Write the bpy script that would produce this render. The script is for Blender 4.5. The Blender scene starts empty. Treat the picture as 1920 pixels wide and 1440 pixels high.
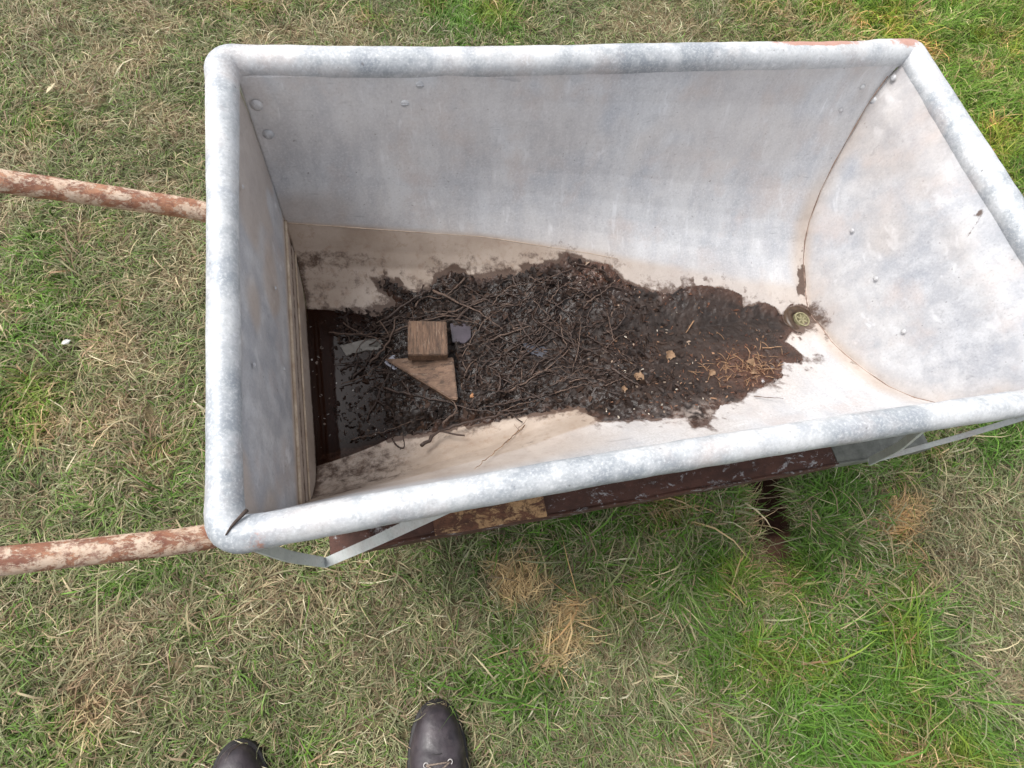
import bpy, bmesh, math, random
import numpy as np
from mathutils import Vector, Matrix
R_ = math.radians
sc = bpy.context.scene
# ---------------------------------------------------------------- camera
CAM = Vector((0, 0, 1.3))
cd = bpy.data.cameras.new("camera"); cam = bpy.data.objects.new("camera", cd)
sc.collection.objects.link(cam); sc.camera = cam
cd.sensor_width = 36; cd.lens = 1044/1920*36; cd.clip_start = .02; cd.clip_end = 500
_r = ((.9738, -.1251, .1901), (-.1870, -.9160, .3550), (.1297, -.3812, -.9153))
cam.matrix_world = Matrix(((_r[0][0], -_r[0][1], -_r[0][2], CAM.x), (_r[1][0], -_r[1][1], -_r[1][2], CAM.y),
                           (_r[2][0], -_r[2][1], -_r[2][2], CAM.z), (0, 0, 0, 1)))
# ---------------------------------------------------------------- sky and sun (thin bright overcast, light from the upper left)
SUN_EL, SUN_AZ = R_(58), R_(-62)          # azimuth clockwise from +Y
w = bpy.data.worlds.new("World"); sc.world = w; w.use_nodes = True
nt = w.node_tree; bg = nt.nodes["Background"]
sky = nt.nodes.new("ShaderNodeTexSky"); sky.sky_type = 'NISHITA'; sky.sun_disc = False
sky.sun_elevation = SUN_EL; sky.sun_rotation = SUN_AZ; sky.dust_density = 4; sky.air_density = 1.0
hs = nt.nodes.new("ShaderNodeHueSaturation"); hs.inputs['Saturation'].default_value = .22
nt.links.new(sky.outputs[0], hs.inputs['Color']); nt.links.new(hs.outputs[0], bg.inputs[0]); bg.inputs[1].default_value = .15
sd = bpy.data.lights.new("sun", 'SUN'); sd.energy = 1.2; sd.angle = R_(22); sd.color = (1, .965, .92)
so = bpy.data.objects.new("sun", sd); sc.collection.objects.link(so)
dv = Vector((math.sin(SUN_AZ)*math.cos(SUN_EL), math.cos(SUN_AZ)*math.cos(SUN_EL), math.sin(SUN_EL)))
so.rotation_euler = dv.to_track_quat('Z', 'Y').to_euler(); so.location = (0, 0, 10)
sc.view_settings.view_transform = 'Standard'; sc.view_settings.look = 'None'
sc.view_settings.exposure = .85; sc.view_settings.gamma = 1
YC = .462; ZR = .68
def sm(e0, e1, x):
    t = np.clip((x-e0)/(e1-e0), 0, 1); return t*t*(3-2*t)
def xl(z): return -.184+.02*(ZR-z)
def xr(z): return .995-.256*(ZR-z)
def poly(pts, n_t):
    """arc-length polyline as functions of t in 0..1"""
    p = np.array(pts, float); d = np.r_[0, np.cumsum(np.hypot(*np.diff(p, axis=0).T))]; d /= d[-1]
    return np.interp(n_t, d, p[:, 0]), np.interp(n_t, d, p[:, 1])
UW = [(.328,.68),(.324,.64),(.311,.595),(.287,.545),(.264,.498),(.236,.45),(.197,.402),(.165,.375),(.130,.355),(.07,.333)]
UN = [(.328,.68),(.330,.62),(.325,.55),(.303,.485),(.27,.438),(.235,.405),(.19,.377),(.145,.354),(.109,.339),(.07,.331)]
LW = [(.268,.40),(.252,.345),(.235,.304),(.205,.272),(.165,.25),(.10,.236),(0,.225)]
def knee(x):
    return (np.interp(x, [-.184,.19,.41,.64,.75,.9,1], [.268,.222,.174,.108,.075,.045,.04]),
            np.interp(x, [-.184,.19,.41,.64,.75,.9,1], [.40,.372,.353,.339,.332,.328,.328]))
def section(a, s, near=False):
    """a 0..1 along the tub, s 0..1 rim..bottom centre (knee at .6) -> half width, height, x"""
    xk = -.178+a*(.905+.178)
    kh, kz = knee(xk); zc = .225+.091*a
    t = np.clip(s/.6, 0, 1); q = np.clip((s-.6)/.4, 0, 1)
    uh, uz = poly(UN if near else UW, t); e_ = (.331 if near else .333); bh = uh-(.328+(.07-.328)*t); bz = uz-(.68+(e_-.68)*t)
    g = sm(-.05, 1.0, a)
    h1 = .328+(kh-.328)*t+bh*g; z1 = .68+(kz-.68)*t+bz*g
    lh, lz = poly(LW, q); ch = lh-(.268*(1-q)); cz = lz-(.40+(.225-.40)*q)
    k = kh/.268
    h2 = kh*(1-q)+ch*k*(1-.95*sm(.1, .8, a)); fl = 1-.95*sm(.1, .8, a); z2 = kz+(zc-kz)*q+cz*k*fl
    h = np.where(s <= .6, h1, h2); z = np.where(s <= .6, z1, z2)
    return h, z, xl(z)+a*(xr(z)-xl(z))
NA, NS = 220, 110
def floor_table(near):
    a = np.linspace(0, 1, NA); s = np.linspace(.0, 1, NS)
    A, S = np.meshgrid(a, s, indexing='ij'); return section(A, S, near)
FH, FZ, FX = floor_table(False); NH, NZ, NX = floor_table(True)
def floor_z(x, y):
    """height of the tub's inside at x, y (arrays)"""
    x = np.asarray(x, float); h = np.abs(np.asarray(y, float)-YC); nearside = np.broadcast_to(np.asarray(y, float), x.shape) < YC
    z = np.full(x.shape, .3)
    for _ in range(3):
        a = np.clip((x-xl(z))/(xr(z)-xl(z)), 0, 1)*(NA-1)
        i = np.clip(a.astype(int), 0, NA-2); f = a-i
        zz = np.empty(x.shape)
        for j in np.unique(i):
            m = i == j
            hm, nr = h[m], nearside[m]
            z0 = np.where(nr, np.interp(hm, NH[j][::-1], NZ[j][::-1]), np.interp(hm, FH[j][::-1], FZ[j][::-1]))
            z1 = np.where(nr, np.interp(hm, NH[j+1][::-1], NZ[j+1][::-1]), np.interp(hm, FH[j+1][::-1], FZ[j+1][::-1]))
            zz[m] = z0+(z1-z0)*f[m]
        z = zz
    return z
rnd = random.Random(7); rng = np.random.default_rng(11)
# ---------------------------------------------------------------- numpy noise
_lat = np.random.default_rng(5).random((64, 64, 64))
def vn(x, y, z=0.0):
    x, y, z = np.broadcast_arrays(np.asarray(x, float), y, z)
    i = [np.floor(v).astype(int) for v in (x, y, z)]
    f = [v-k for v, k in zip((x, y, z), i)]; f = [t*t*(3-2*t) for t in f]
    o = 0
    for a in (0, 1):
        for b in (0, 1):
            for c in (0, 1):
                o = o+_lat[(i[0]+a) & 63, (i[1]+b) & 63, (i[2]+c) & 63]*(f[0] if a else 1-f[0])*(f[1] if b else 1-f[1])*(f[2] if c else 1-f[2])
    return o
def fbm(x, y, z=0.0, sc_=1.0, oct_=4, seed=0):
    o, a, s, t = 0, 1, sc_, 0
    for k in range(oct_):
        o = o+a*vn(x*s+seed*7.3+k*11.1, y*s+seed*3.1+k*5.7, z*s+seed*1.7); t += a; a *= .55; s *= 2.03
    return o/t
# ---------------------------------------------------------------- materials
def mat(name, rough=.6, metal=0.0, spec=.5):
    m = bpy.data.materials.new(name); m.use_nodes = True; n = m.node_tree
    b = n.nodes["Principled BSDF"]; b.inputs['Roughness'].default_value = rough; b.inputs['Metallic'].default_value = metal
    b.inputs['Specular IOR Level'].default_value = spec
    return m, n, b
class N:
    def __init__(s, n): s.n = n; s.tc = n.nodes.new("ShaderNodeTexCoord").outputs['Object']
    def noise(s, scale, detail=4, rough=.6, stretch=None, dist=0.0, off=(0, 0, 0)):
        mp = s.n.nodes.new("ShaderNodeMapping"); mp.inputs['Scale'].default_value = stretch or (1, 1, 1); mp.inputs['Location'].default_value = off
        s.n.links.new(s.tc, mp.inputs[0])
        t = s.n.nodes.new("ShaderNodeTexNoise"); t.inputs['Scale'].default_value = scale; t.inputs['Detail'].default_value = detail
        t.inputs['Roughness'].default_value = rough; t.inputs['Distortion'].default_value = dist
        s.n.links.new(mp.outputs[0], t.inputs['Vector']); return t.outputs['Fac']
    def ramp(s, v, a, b, lo=0.0, hi=1.0):
        r = s.n.nodes.new("ShaderNodeMapRange"); s.n.links.new(v, r.inputs[0])
        for k, q in zip((1, 2, 3, 4), (a, b, lo, hi)): r.inputs[k].default_value = q
        return r.outputs[0]
    def math(s, op, a, b):
        m = s.n.nodes.new("ShaderNodeMath"); m.operation = op
        for k, q in enumerate((a, b)):
            if isinstance(q, (int, float)): m.inputs[k].default_value = q
            else: s.n.links.new(q, m.inputs[k])
        return m.outputs[0]
    def mix(s, f, a, b, mode='MIX'):
        m = s.n.nodes.new("ShaderNodeMix"); m.data_type = 'RGBA'; m.blend_type = mode
        for k, q in ((0, f), (6, a), (7, b)):
            if isinstance(q, (int, float)): m.inputs[k].default_value = q
            elif isinstance(q, tuple): m.inputs[k].default_value = (*q, 1)
            else: s.n.links.new(q, m.inputs[k])
        return m.outputs[2]
    def attr(s, name, out='Fac'):
        a = s.n.nodes.new("ShaderNodeAttribute"); a.attribute_name = name; return a.outputs[out]
    def bump(s, b, h, strength=.3, dist=.002):
        u = s.n.nodes.new("ShaderNodeBump"); u.inputs['Strength'].default_value = strength; u.inputs['Distance'].default_value = dist
        s.n.links.new(h, u.inputs['Height']); s.n.links.new(u.outputs[0], b.inputs['Normal'])
    def to(s, v, sock): s.n.links.new(v, sock)

def galv(name, lo=(.43, .44, .465), hi=(.57, .565, .565), stain=False, white=.5, rust=False, streak=(1, 1, 1)):
    m, n, b = mat(name, .55, .15); h = N(n)
    big = h.noise(7, 7, .68, off=(1.7, .3, 0)); mid = h.noise(28, 5, .65, streak); fine = h.noise(260, 3, .7); sp = h.noise(120, 2, .5, off=(3, 1, 2))
    c = h.mix(h.ramp(big, .42, .58), lo, hi) if rust else h.mix(h.ramp(big, .36, .64), lo, hi)
    c = h.mix(h.ramp(mid, .47, .66, 0, .45), c, (.62, .63, .645))
    c = h.mix(h.ramp(mid, .5, .3, 0, .4), c, (.32, .34, .385))
    c = h.mix(h.ramp(h.noise(11, 4, .6, off=(5, 5, 5)), .52, .7, 0, .55), c, (.50, .435, .41))
    c = h.mix(h.ramp(fine, .5, .72, 0, white), c, (.68, .69, .70))
    c = h.mix(h.ramp(fine, .42, .25, 0, .5), c, (.22, .225, .235))
    c = h.mix(h.ramp(sp, .72, .77, 0, .6), c, (.16, .15, .15))
    scf = h.noise(75, 3, .6, (1, .2, .2) if stain else (1, 1, 1), .4, (7, 3, 1)); c = h.mix(h.math('MULTIPLY', h.ramp(scf, .60, .68, 0, .65), h.ramp(big, .40, .6)), c, (.70, .71, .73))
    scr = h.noise(60, 3, .6, (.25, 1, 1), .6, (1, 8, 3)); c = h.mix(h.math('MULTIPLY', h.ramp(scr, .66, .72, 0, .5), h.ramp(big, .6, .45)), c, (.26, .27, .29))
    if stain:
        sa = h.attr('stain'); so_ = h.attr('soil'); wh = h.attr('lime')
        beige = h.mix(h.ramp(h.noise(9, 6, .65), .35, .65), (.40, .315, .25), (.53, .445, .375))
        beige = h.mix(h.ramp(h.noise(60, 5, .7), .52, .7, 0, .5), beige, (.30, .195, .13))
        c = h.mix(wh, c, h.mix(h.ramp(fine, .4, .6), (.47, .465, .465), (.60, .60, .61)))
        c = h.mix(sa, c, beige)
        brk = h.ramp(h.noise(70, 6, .75), .3, .7, .0, 1.0)
        sf = h.ramp(h.math('ADD', so_, h.math('MULTIPLY', h.math('SUBTRACT', brk, .5), .45)), .35, .62)
        c = h.mix(h.math('MULTIPLY', sf, .92), c, h.mix(h.noise(150, 3, .7), (.035, .020, .014), (.13, .075, .052)))
    if rust:
        ra = h.attr('rust'); rf = h.ramp(h.math('ADD', ra, h.math('MULTIPLY', h.math('SUBTRACT', h.noise(45, 6, .75), .5), 1.6)), .45, .62)
        c = h.mix(h.math('MULTIPLY', rf, .85), c, h.mix(h.noise(90, 4, .7), (.33, .13, .085), (.55, .30, .22)))
    h.to(c, b.inputs['Base Color']); h.to(h.ramp(mid, .3, .7, .42, .7), b.inputs['Roughness'])
    h.bump(b, h.math('ADD', h.math('MULTIPLY', h.noise(90, 5, .7), 1.0), h.math('MULTIPLY', h.noise(16, 3, .5), 2.0)), .35, .0012)
    return m
M_TUB = galv('galvanised_tub', stain=True, streak=(1, .35, .35))
M_PLATE = galv('galvanised_plate', lo=(.36, .375, .41), hi=(.50, .495, .50), stain=True, white=.25)
M_RIM = galv('galvanised_rim', lo=(.285, .31, .335), hi=(.55, .56, .565), white=.6, rust=True)
M_STRAP = galv('galvanised_strap', lo=(.50, .53, .52), hi=(.66, .69, .67), white=.4)
M_BOLT = galv('galvanised_bolt', lo=(.33, .33, .35), hi=(.5, .5, .5), white=.5)

def pipe_mat(name, base, dark, flake, cov, lowedge=None):
    m, n, b = mat(name, .72, .05); h = N(n)
    c = h.mix(h.ramp(h.noise(26, 6, .7, (.4, 1, 1)), .38, .62), dark, base)
    f = h.ramp(h.noise(46, 8, .8, (.55, 1, 1), .3, (2, 7, 1)), cov, cov+.05)
    c = h.mix(f, c, h.mix(h.noise(40, 4, .6), flake[0], flake[1]))
    c = h.mix(h.ramp(h.noise(75, 6, .8, off=(4, 1, 0)), .50, .60, 0, .75), c, dark); c = h.mix(h.ramp(h.noise(150, 4, .7, off=(1, 9, 0)), .52, .7, 0, .45), c, base)
    h.to(c, b.inputs['Base Color']); h.bump(b, h.math('ADD', f, h.noise(110, 5, .7)), .55, .0012)
    return m
M_HANDLE = pipe_mat('rusty_pipe', (.43, .215, .125), (.19, .075, .048), ((.54, .36, .24), (.66, .56, .46)), .47)
M_RAIL = pipe_mat('brown_painted_pipe', (.110, .046, .032), (.055, .024, .017), ((.40, .39, .40), (.52, .50, .50)), .555)
M_RUSTBARE = pipe_mat('bare_rusty_pipe', (.22, .095, .05), (.075, .032, .020), ((.44, .25, .12), (.55, .36, .18)), .50)

def simple(name, a, b_, scale=40, rough=.8, bump=.4, bd=.001, detail=5, stretch=None, spec=.4):
    m, n, b = mat(name, rough, 0, spec); h = N(n); f = h.noise(scale, detail, .7, stretch)
    h.to(h.mix(h.ramp(f, .33, .67), a, b_), b.inputs['Base Color']); h.bump(b, f, bump, bd); return m
def vcol(name, rough=.6, spec=.3, trans=0.0, nz=None):
    m, n, b = mat(name, rough, 0, spec); h = N(n); c = h.attr('col', 'Color')
    if nz: c = h.mix(h.ramp(h.noise(nz, 4, .7), .3, .7, 0, .5), c, (.05, .04, .03), 'MULTIPLY')
    h.to(c, b.inputs['Base Color'])
    if trans:
        t = n.nodes.new("ShaderNodeBsdfTranslucent"); n.links.new(c, t.inputs[0]); ms = n.nodes.new("ShaderNodeMixShader")
        ms.inputs[0].default_value = trans; n.links.new(b.outputs[0], ms.inputs[1]); n.links.new(t.outputs[0], ms.inputs[2])
        n.links.new(ms.outputs[0], n.nodes["Material Output"].inputs[0])
    return m

# ---------------------------------------------------------------- object helpers
def tag(o, label=None, cat=None, group=None, kind=None):
    for k, v in (('label', label), ('category', cat), ('group', group), ('kind', kind)):
        if v: o[k] = v
    return o
def empty(name, loc=(0, 0, 0)):
    o = bpy.data.objects.new(name, None); sc.collection.objects.link(o); o.location = loc; o.empty_display_size = .1; return o
def npmesh(name, V, F, m=None, parent=None, smooth=True, attrs=None, col=None):
    """V (n,3), F (k,3|4) int array or list of lists"""
    me = bpy.data.meshes.new(name); V = np.asarray(V, np.float32)
    if isinstance(F, np.ndarray):
        me.vertices.add(len(V)); me.vertices.foreach_set('co', V.ravel())
        k = F.shape[1]; me.loops.add(F.size); me.loops.foreach_set('vertex_index', F.ravel().astype(np.int32))
        me.polygons.add(len(F)); me.polygons.foreach_set('loop_start', np.arange(0, F.size, k, dtype=np.int32))
        me.update(calc_edges=True)
    else:
        me.from_pydata([tuple(map(float, v)) for v in V], [], [tuple(int(i) for i in f) for f in F])
    me.validate(); me.polygons.foreach_set('use_smooth', np.full(len(me.polygons), smooth, bool))
    for k, v in (attrs or {}).items():
        a = me.attributes.new(k, 'FLOAT', 'POINT'); a.data.foreach_set('value', np.asarray(v, np.float32))
    if col is not None:
        a = me.attributes.new('col', 'FLOAT_COLOR', 'POINT'); c = np.ones((len(V), 4), np.float32); c[:, :3] = col; a.data.foreach_set('color', c.ravel())
    me.update()
    if m: me.materials.append(m)
    o = bpy.data.objects.new(name, me); sc.collection.objects.link(o)
    if parent: o.parent = parent
    return o
def grid_faces(nu, nv, closed_v=False, flip=False):
    i = np.arange(nu-1)[:, None]; j = np.arange(nv if closed_v else nv-1)[None, :]; j2 = (j+1) % nv
    f = np.stack([(i*nv+j), ((i+1)*nv+j), ((i+1)*nv+j2), (i*nv+j2)], -1).reshape(-1, 4)
    return f[:, ::-1].copy() if flip else f
def tube(pts, rad, seg=12, closed=False, cap=True):
    P = np.array(pts, float); n = len(P); rad = np.broadcast_to(np.asarray(rad, float), (n,))
    T = (np.roll(P, -1, 0)-np.roll(P, 1, 0)) if closed else np.gradient(P, axis=0)
    T /= np.linalg.norm(T, axis=1)[:, None]+1e-12
    up = np.array([0, 0, 1.]) if abs(T[:, 2]).max() < .95 else np.array([.3, .9, .2])
    A = np.cross(T, up); A /= np.linalg.norm(A, axis=1)[:, None]; B = np.cross(A, T)
    th = np.linspace(0, 2*np.pi, seg, endpoint=False)
    V = P[:, None]+rad[:, None, None]*(A[:, None]*np.cos(th)[None, :, None]+B[:, None]*np.sin(th)[None, :, None])
    V = V.reshape(-1, 3); F = grid_faces(n, seg, True).tolist()
    if closed: F += [[(n-1)*seg+j, j, (j+1) % seg, (n-1)*seg+(j+1) % seg] for j in range(seg)]
    elif cap: F += [list(range(seg)), list(range(n*seg-1, (n-1)*seg-1, -1))]
    return V, F
def join(parts):
    V, F, o = [], [], 0
    for v, f in parts: V.append(np.asarray(v)); F += [[i+o for i in q] for q in f]; o += len(v)
    return np.concatenate(V), F
def bevbox(name, sx, sy, sz, m, parent=None, bev=.002, loc=(0, 0, 0), rot=None, seg=2):
    bm = bmesh.new(); bmesh.ops.create_cube(bm, size=1); bmesh.ops.scale(bm, vec=(sx, sy, sz), verts=bm.verts)
    bmesh.ops.bevel(bm, geom=bm.edges[:], offset=bev, segments=seg, affect='EDGES')
    mx = Matrix.Translation(loc) @ (rot.to_4x4() if rot else Matrix()); bmesh.ops.transform(bm, matrix=mx, verts=bm.verts)
    me = bpy.data.meshes.new(name); bm.to_mesh(me); bm.free()
    for p in me.polygons: p.use_smooth = False
    me.materials.append(m); o = bpy.data.objects.new(name, me); sc.collection.objects.link(o)
    if parent: o.parent = parent
    return o
def solid(o, t, off=1.0):
    md = o.modifiers.new('sheet', 'SOLIDIFY'); md.thickness = t; md.offset = off; return o
def smoothpath(pts, n=40):
    P = np.array(pts, float); d = np.r_[0, np.cumsum(np.linalg.norm(np.diff(P, axis=0), axis=1))]; s = np.linspace(0, d[-1], n)
    Q = np.stack([np.interp(s, d, P[:, k]) for k in range(3)], 1)
    for _ in range(6): Q[1:-1] = (Q[:-2]+2*Q[1:-1]+Q[2:])/4
    return Q

# ---------------------------------------------------------------- ground (one sheet, fine near the trough)
def rut_depth(x, y):
    c = .838+.16*(y-.05); hw = .044+.006*vn(y*30, 3.3)
    across = sm(hw+.012, hw-.016, np.abs(x-c+.004*(vn(y*60, 8.1)-.5))); along = sm(-.045, -.012, y)*sm(.32, .28, y)
    return across*along*(.022+.045*sm(.015, .05, y))
def axis(lo, hi, step, far):
    c = np.arange(lo, hi+step/2, step); g = []; s, v = step, hi
    while v < far: s *= 1.35; v += s; g.append(v)
    h_, v, s = [], lo, step
    while v > -far: s *= 1.35; v -= s; h_.append(v)
    return np.r_[h_[::-1], c, g]
gx = axis(-1.3, 3.1, .012, 60); gy = axis(-.8, 2.4, .012, 60)
gx = np.unique(np.round(np.r_[gx, np.arange(.75, .93, .004)], 4)); gy = np.unique(np.round(np.r_[gy, np.arange(-.07, .34, .004)], 4))
GX, GY = np.meshgrid(gx, gy, indexing='ij')
def ground_z(x, y): return .012*(fbm(x, y, sc_=5, oct_=4)-.5)-rut_depth(x, y)+.006*(fbm(x, y, sc_=60, oct_=2, seed=4)-.5)
GZ = ground_z(GX, GY)
GREEN = [(2.56,1.79,.57,.49,1),(2.21,1.92,.61,.27,1),(2.31,1.3,.22,.54,.9),(.39,1.9,.13,.17,1),(1.81,1.88,.3,.14,.6),(.88,-.36,.21,.14,1),(.88,-.16,.12,.19,.9),(1.04,-.31,.15,.18,.8),(1.03,-.47,.18,.06,.9),(.67,.11,.15,.08,.8),(.45,.13,.2,.06,.7),(.59,-.03,.13,.07,.7),(.17,-.14,.06,.06,.9),(-.85,.82,.1,.11,.7),(-.85,.6,.08,.12,.8),(-.61,.41,.12,.1,.6),(-.76,.09,.05,.04,.7),(1.0,.03,.13,.1,.9),(1.15,.14,.19,.05,.6),(1.57,.18,.17,.07,.7),(-.28,1.92,.13,.05,.6),(-.58,.2,.09,.03,.8),(-.81,1.0,.07,.1,.6),(.66,-.23,.15,.09,.5),(.02,-.14,.11,.04,.4),(-.86,1.43,.09,.06,.4),(-.23,.1,.17,.04,.4),(.96,-.06,.09,.11,1),(-.71,-.07,.11,.05,.4),(-.28,-.2,.06,.04,.5),(.67,-.37,.1,.06,.4)]
STRAW = [(.19,.03,.05,.04,1.6),(.28,-.03,.07,.03,1.2),(.26,-.11,.09,.05,1),(-.12,1.81,.15,.08,.9),(-.78,1.59,.07,.04,1.2),(-.58,1.44,.04,.05,1.1),(-.67,.1,.06,.03,.8),(-.53,.91,.05,.08,.9),(.36,-.17,.07,.04,.7),(.53,-.36,.11,.04,.8),(1.38,-.13,.15,.1,.9),(1.3,-.36,.07,.15,.9),(1.19,.01,.09,.05,1.4),(1.39,.03,.13,.08,.8),(-.12,-.12,.06,.06,.7),(-.24,.02,.06,.04,.6),(1.15,1.77,.19,.12,.5),(-.13,-.04,.08,.05,.7),(-.97,1.79,.08,.14,.7),(-.79,.74,.03,.03,1),(.03,-.06,.07,.06,.6),(-.35,.1,.11,.04,.6),(.95,1.8,.17,.09,.5),(-.58,-.03,.08,.04,.5),(1.63,1.85,.14,.1,.5)]
def patches(L, x, y):
    o = np.zeros(np.shape(x)); wx = x+.05*(fbm(x, y, sc_=14, oct_=3, seed=6)-.5)*2; wy = y+.05*(fbm(x, y, sc_=14, oct_=3, seed=9)-.5)*2
    for a, b, rx, ry, k in L: o = np.maximum(o, k*np.exp(-(((wx-a)/rx)**2+((wy-b)/ry)**2)*.9))
    return o
def lush(x, y): return (1-.45*sm(.1, -.5, x))*np.clip(patches(GREEN, x, y)*1.9+.5*(1-.55*sm(.1, -.4, x))*sm(.56, .70, fbm(x, y, sc_=7, oct_=3, seed=2)), 0, 1)
def dry(x, y): return np.clip(patches(STRAW, x, y)*1.15+(.55+.3*sm(.1, -.4, x))*sm(.52, .66, fbm(x, y, sc_=9, oct_=3, seed=3)), 0, 1.6)
L_ = lush(GX, GY); D_ = dry(GX, GY); rd = rut_depth(GX, GY)
gc = np.array((.110, .108, .055))*(1-L_[..., None])+np.array((.07, .105, .03))*L_[..., None]
gc = gc+(np.array((.25, .18, .105))-gc)*np.clip(D_, 0, 1)[..., None]*.7
gc = gc*(.6+.8*fbm(GX, GY, sc_=45, oct_=4, seed=8))[..., None]
soilc = (np.array((.055, .028, .020))+np.array((.10, .055, .038))*sm(.04, .0, GY)[..., None])*(.6+.8*fbm(GX, GY, sc_=70, oct_=3, seed=1))[..., None]
gc = gc+(soilc-gc)*sm(.003, .012, rd)[..., None]
mg = vcol('turf_soil', .95, .1, nz=160)
ground = npmesh('ground', np.stack([GX, GY, GZ], -1).reshape(-1, 3), grid_faces(*GX.shape), mg, col=gc.reshape(-1, 3))
tag(ground, kind='structure')

# ---------------------------------------------------------------- grass (one stuff object of single blades)
Ct = np.array(_r)
def in_view(x, y, mg_=.14):
    p = np.stack([x, y, np.zeros_like(x)-1.3], -1) @ Ct
    u, v = p[:, 0]/p[:, 2]*1044/960, p[:, 1]/p[:, 2]*1044/720
    return (np.abs(u) < 1+mg_) & (np.abs(v) < 1+mg_), p[:, 2]
def make_grass(n_try):
    x = rng.uniform(-1.6, 3.5, n_try); y = rng.uniform(-1.25, 2.65, n_try)
    ok, dep = in_view(x, y); wide, _ = in_view(x, y, .55); keep = (ok | (wide & (rng.random(n_try) < .6))) & (rng.random(n_try) < np.clip((1.35/dep)**1.6, 0, 1))
    keep &= ~((x > -.08) & (x < 1.0) & (y > .36) & (y < 1.0))            # turf no light reaches below the tub
    x, y = x[keep], y[keep]
    L, D = lush(x, y), dry(x, y); rdd = rut_depth(x, y); bare = sm(.002, .008, rdd)
    k = rng.random(len(x)) > bare*.97; k &= rng.random(len(x)) < (.55+.45*L+.3*sm(.35, .6, fbm(x, y, sc_=30, oct_=2, seed=12)))
    x, y, L, D = x[k], y[k], L[k], D[k]; n = len(x)
    # tufts: blades pulled to shared centres with shared lean
    cell = .022; cx, cy = np.floor(x/cell), np.floor(y/cell); hx = vn(cx*1.37+.5, cy*2.11+.5, 2.5); hy = vn(cx*2.71+.5, cy*1.13+.5, 7.5)
    pull = rng.uniform(.0, .75, n)
    x += pull*((cx+hx)*cell-x); y += pull*((cy+hy)*cell-y)
    cr_x = .838+.16*(y-.05); nr = np.exp(-((x-cr_x)/.065)**4)*(y > -.08)*(y < .3)
    az = 2*np.pi*2.2*fbm(x, y, sc_=5, oct_=2, seed=14)+rng.normal(0, 1.15, n)+3*(vn(cx*.9+.5, cy*.7+.5, 1.5)-.5)
    ln = rng.lognormal(0, .42, n)*(.026+.022*L+.008*np.clip(D, 0, 1))*(1+.35*sm(.0, .4, x)*sm(.4, .1, y)); wd = rng.uniform(.00045, .00120, n)*(1+.35*L)
    ln = ln*(1-.62*nr); big = rng.random(n) < .05*(1-nr); ln[big] *= 1.7; wd[big] *= 1.6
    el0 = np.clip(rng.normal(.55, .33, n)+.30*L, .04, 1.45); droop = rng.uniform(.2, 1.5, n)*(.6+.9*(ln/.04))
    lim = np.clip(1.6-((y < .16) & (y > -.1) & (x > -.3) & (x < 1.1))*.0, 0, 2)
    S = 5; t = np.linspace(0, 1, S); px, py = x.copy(), y.copy(); pz = ground_z(x, y)+rng.uniform(-.002, .006, n)
    P = [np.stack([px, py, pz], 1)]; a = az.copy(); e = el0.copy(); bend = rng.normal(0, .75, n)
    for i in range(1, S):
        st = ln/(S-1); P.append(P[-1]+np.stack([np.cos(a)*np.cos(e)*st, np.sin(a)*np.cos(e)*st, np.sin(e)*st], 1))
        e = e-droop/(S-1); a = a+bend/(S-1)*1.5
    P = np.stack(P, 1); gz = ground_z(P[..., 0], P[..., 1]); P[..., 2] = np.maximum(P[..., 2], gz+.0008+rng.uniform(0, .006, (n, 1)))
    side = np.stack([-np.sin(az), np.cos(az), rng.normal(0, .45, n)], 1); side /= np.linalg.norm(side, axis=1)[:, None]
    wp = np.array([.75, 1.0, .9, .62, .10])
    off = side[:, None]*(wd[:, None]*wp)[..., None]
    V = np.stack([P-off, P+off], 2).reshape(-1, 3)
    b = (np.arange(n)*S*2)[:, None, None]; q = (np.arange(S-1)*2)[None, :, None]; F = (b+q+np.array([0, 1, 3, 2])).reshape(-1, 4)
    # colours of living, fading and dead blades
    pal = np.array([(.075,.165,.022),(.110,.225,.030),(.150,.235,.058),(.165,.200,.085),(.205,.225,.115),(.29,.285,.160),(.40,.345,.205),(.27,.205,.125),(.195,.150,.095),(.54,.51,.35)])
    u = rng.random((n, 1)); g1 = np.clip(L[:, None], 0, 1); d1 = np.clip(D[:, None], 0, 1)
    w_mid = np.array([.02, .045, .13, .22, .21, .14, .07, .08, .07, .015]); w_l = np.array([.34, .33, .15, .07, .05, .03, .01, .01, .005, .005]); w_d = np.array([.0, .01, .02, .06, .12, .23, .25, .17, .10, .04])
    W = w_mid*(1-g1)+w_l*g1; W = W*(1-d1)+w_d*d1*1.0; W /= W.sum(1)[:, None]; idx = (np.cumsum(W, 1) < u).sum(1).clip(0, 9)
    c = pal[idx]*rng.uniform(.8, 1.2, (n, 1))
    tone = fbm(x, y, sc_=16, oct_=3, seed=20)[:, None]; c = c*(.66+.80*tone)
    c = c*(1+np.array((.10, .05, .06))*sm(.2, -.4, x)[:, None]); hot = np.clip(patches(STRAW[:3]+[q for q in STRAW if q[4] > 1.3], x, y)-.45, 0, .6)[:, None]/.6; c = c*(1+np.array((.38, .22, .0))*(sm(1.4, 1.9, x)*sm(.8, 1.3, y))[:, None]); c = c+(np.array((.68, .48, .24))*rng.uniform(.6, 1.2, (n, 1))-c)*hot*.85
    yl = sm(.5, .7, fbm(x, y, sc_=10, oct_=2, seed=25))[:, None]*g1; c = c*(1+yl*np.array((.55, .12, -.1)))
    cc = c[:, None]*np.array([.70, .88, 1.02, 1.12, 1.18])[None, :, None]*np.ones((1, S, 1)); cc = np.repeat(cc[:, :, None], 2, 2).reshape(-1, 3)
    m = vcol('grass_blades', .55, .3, trans=.22)
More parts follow.
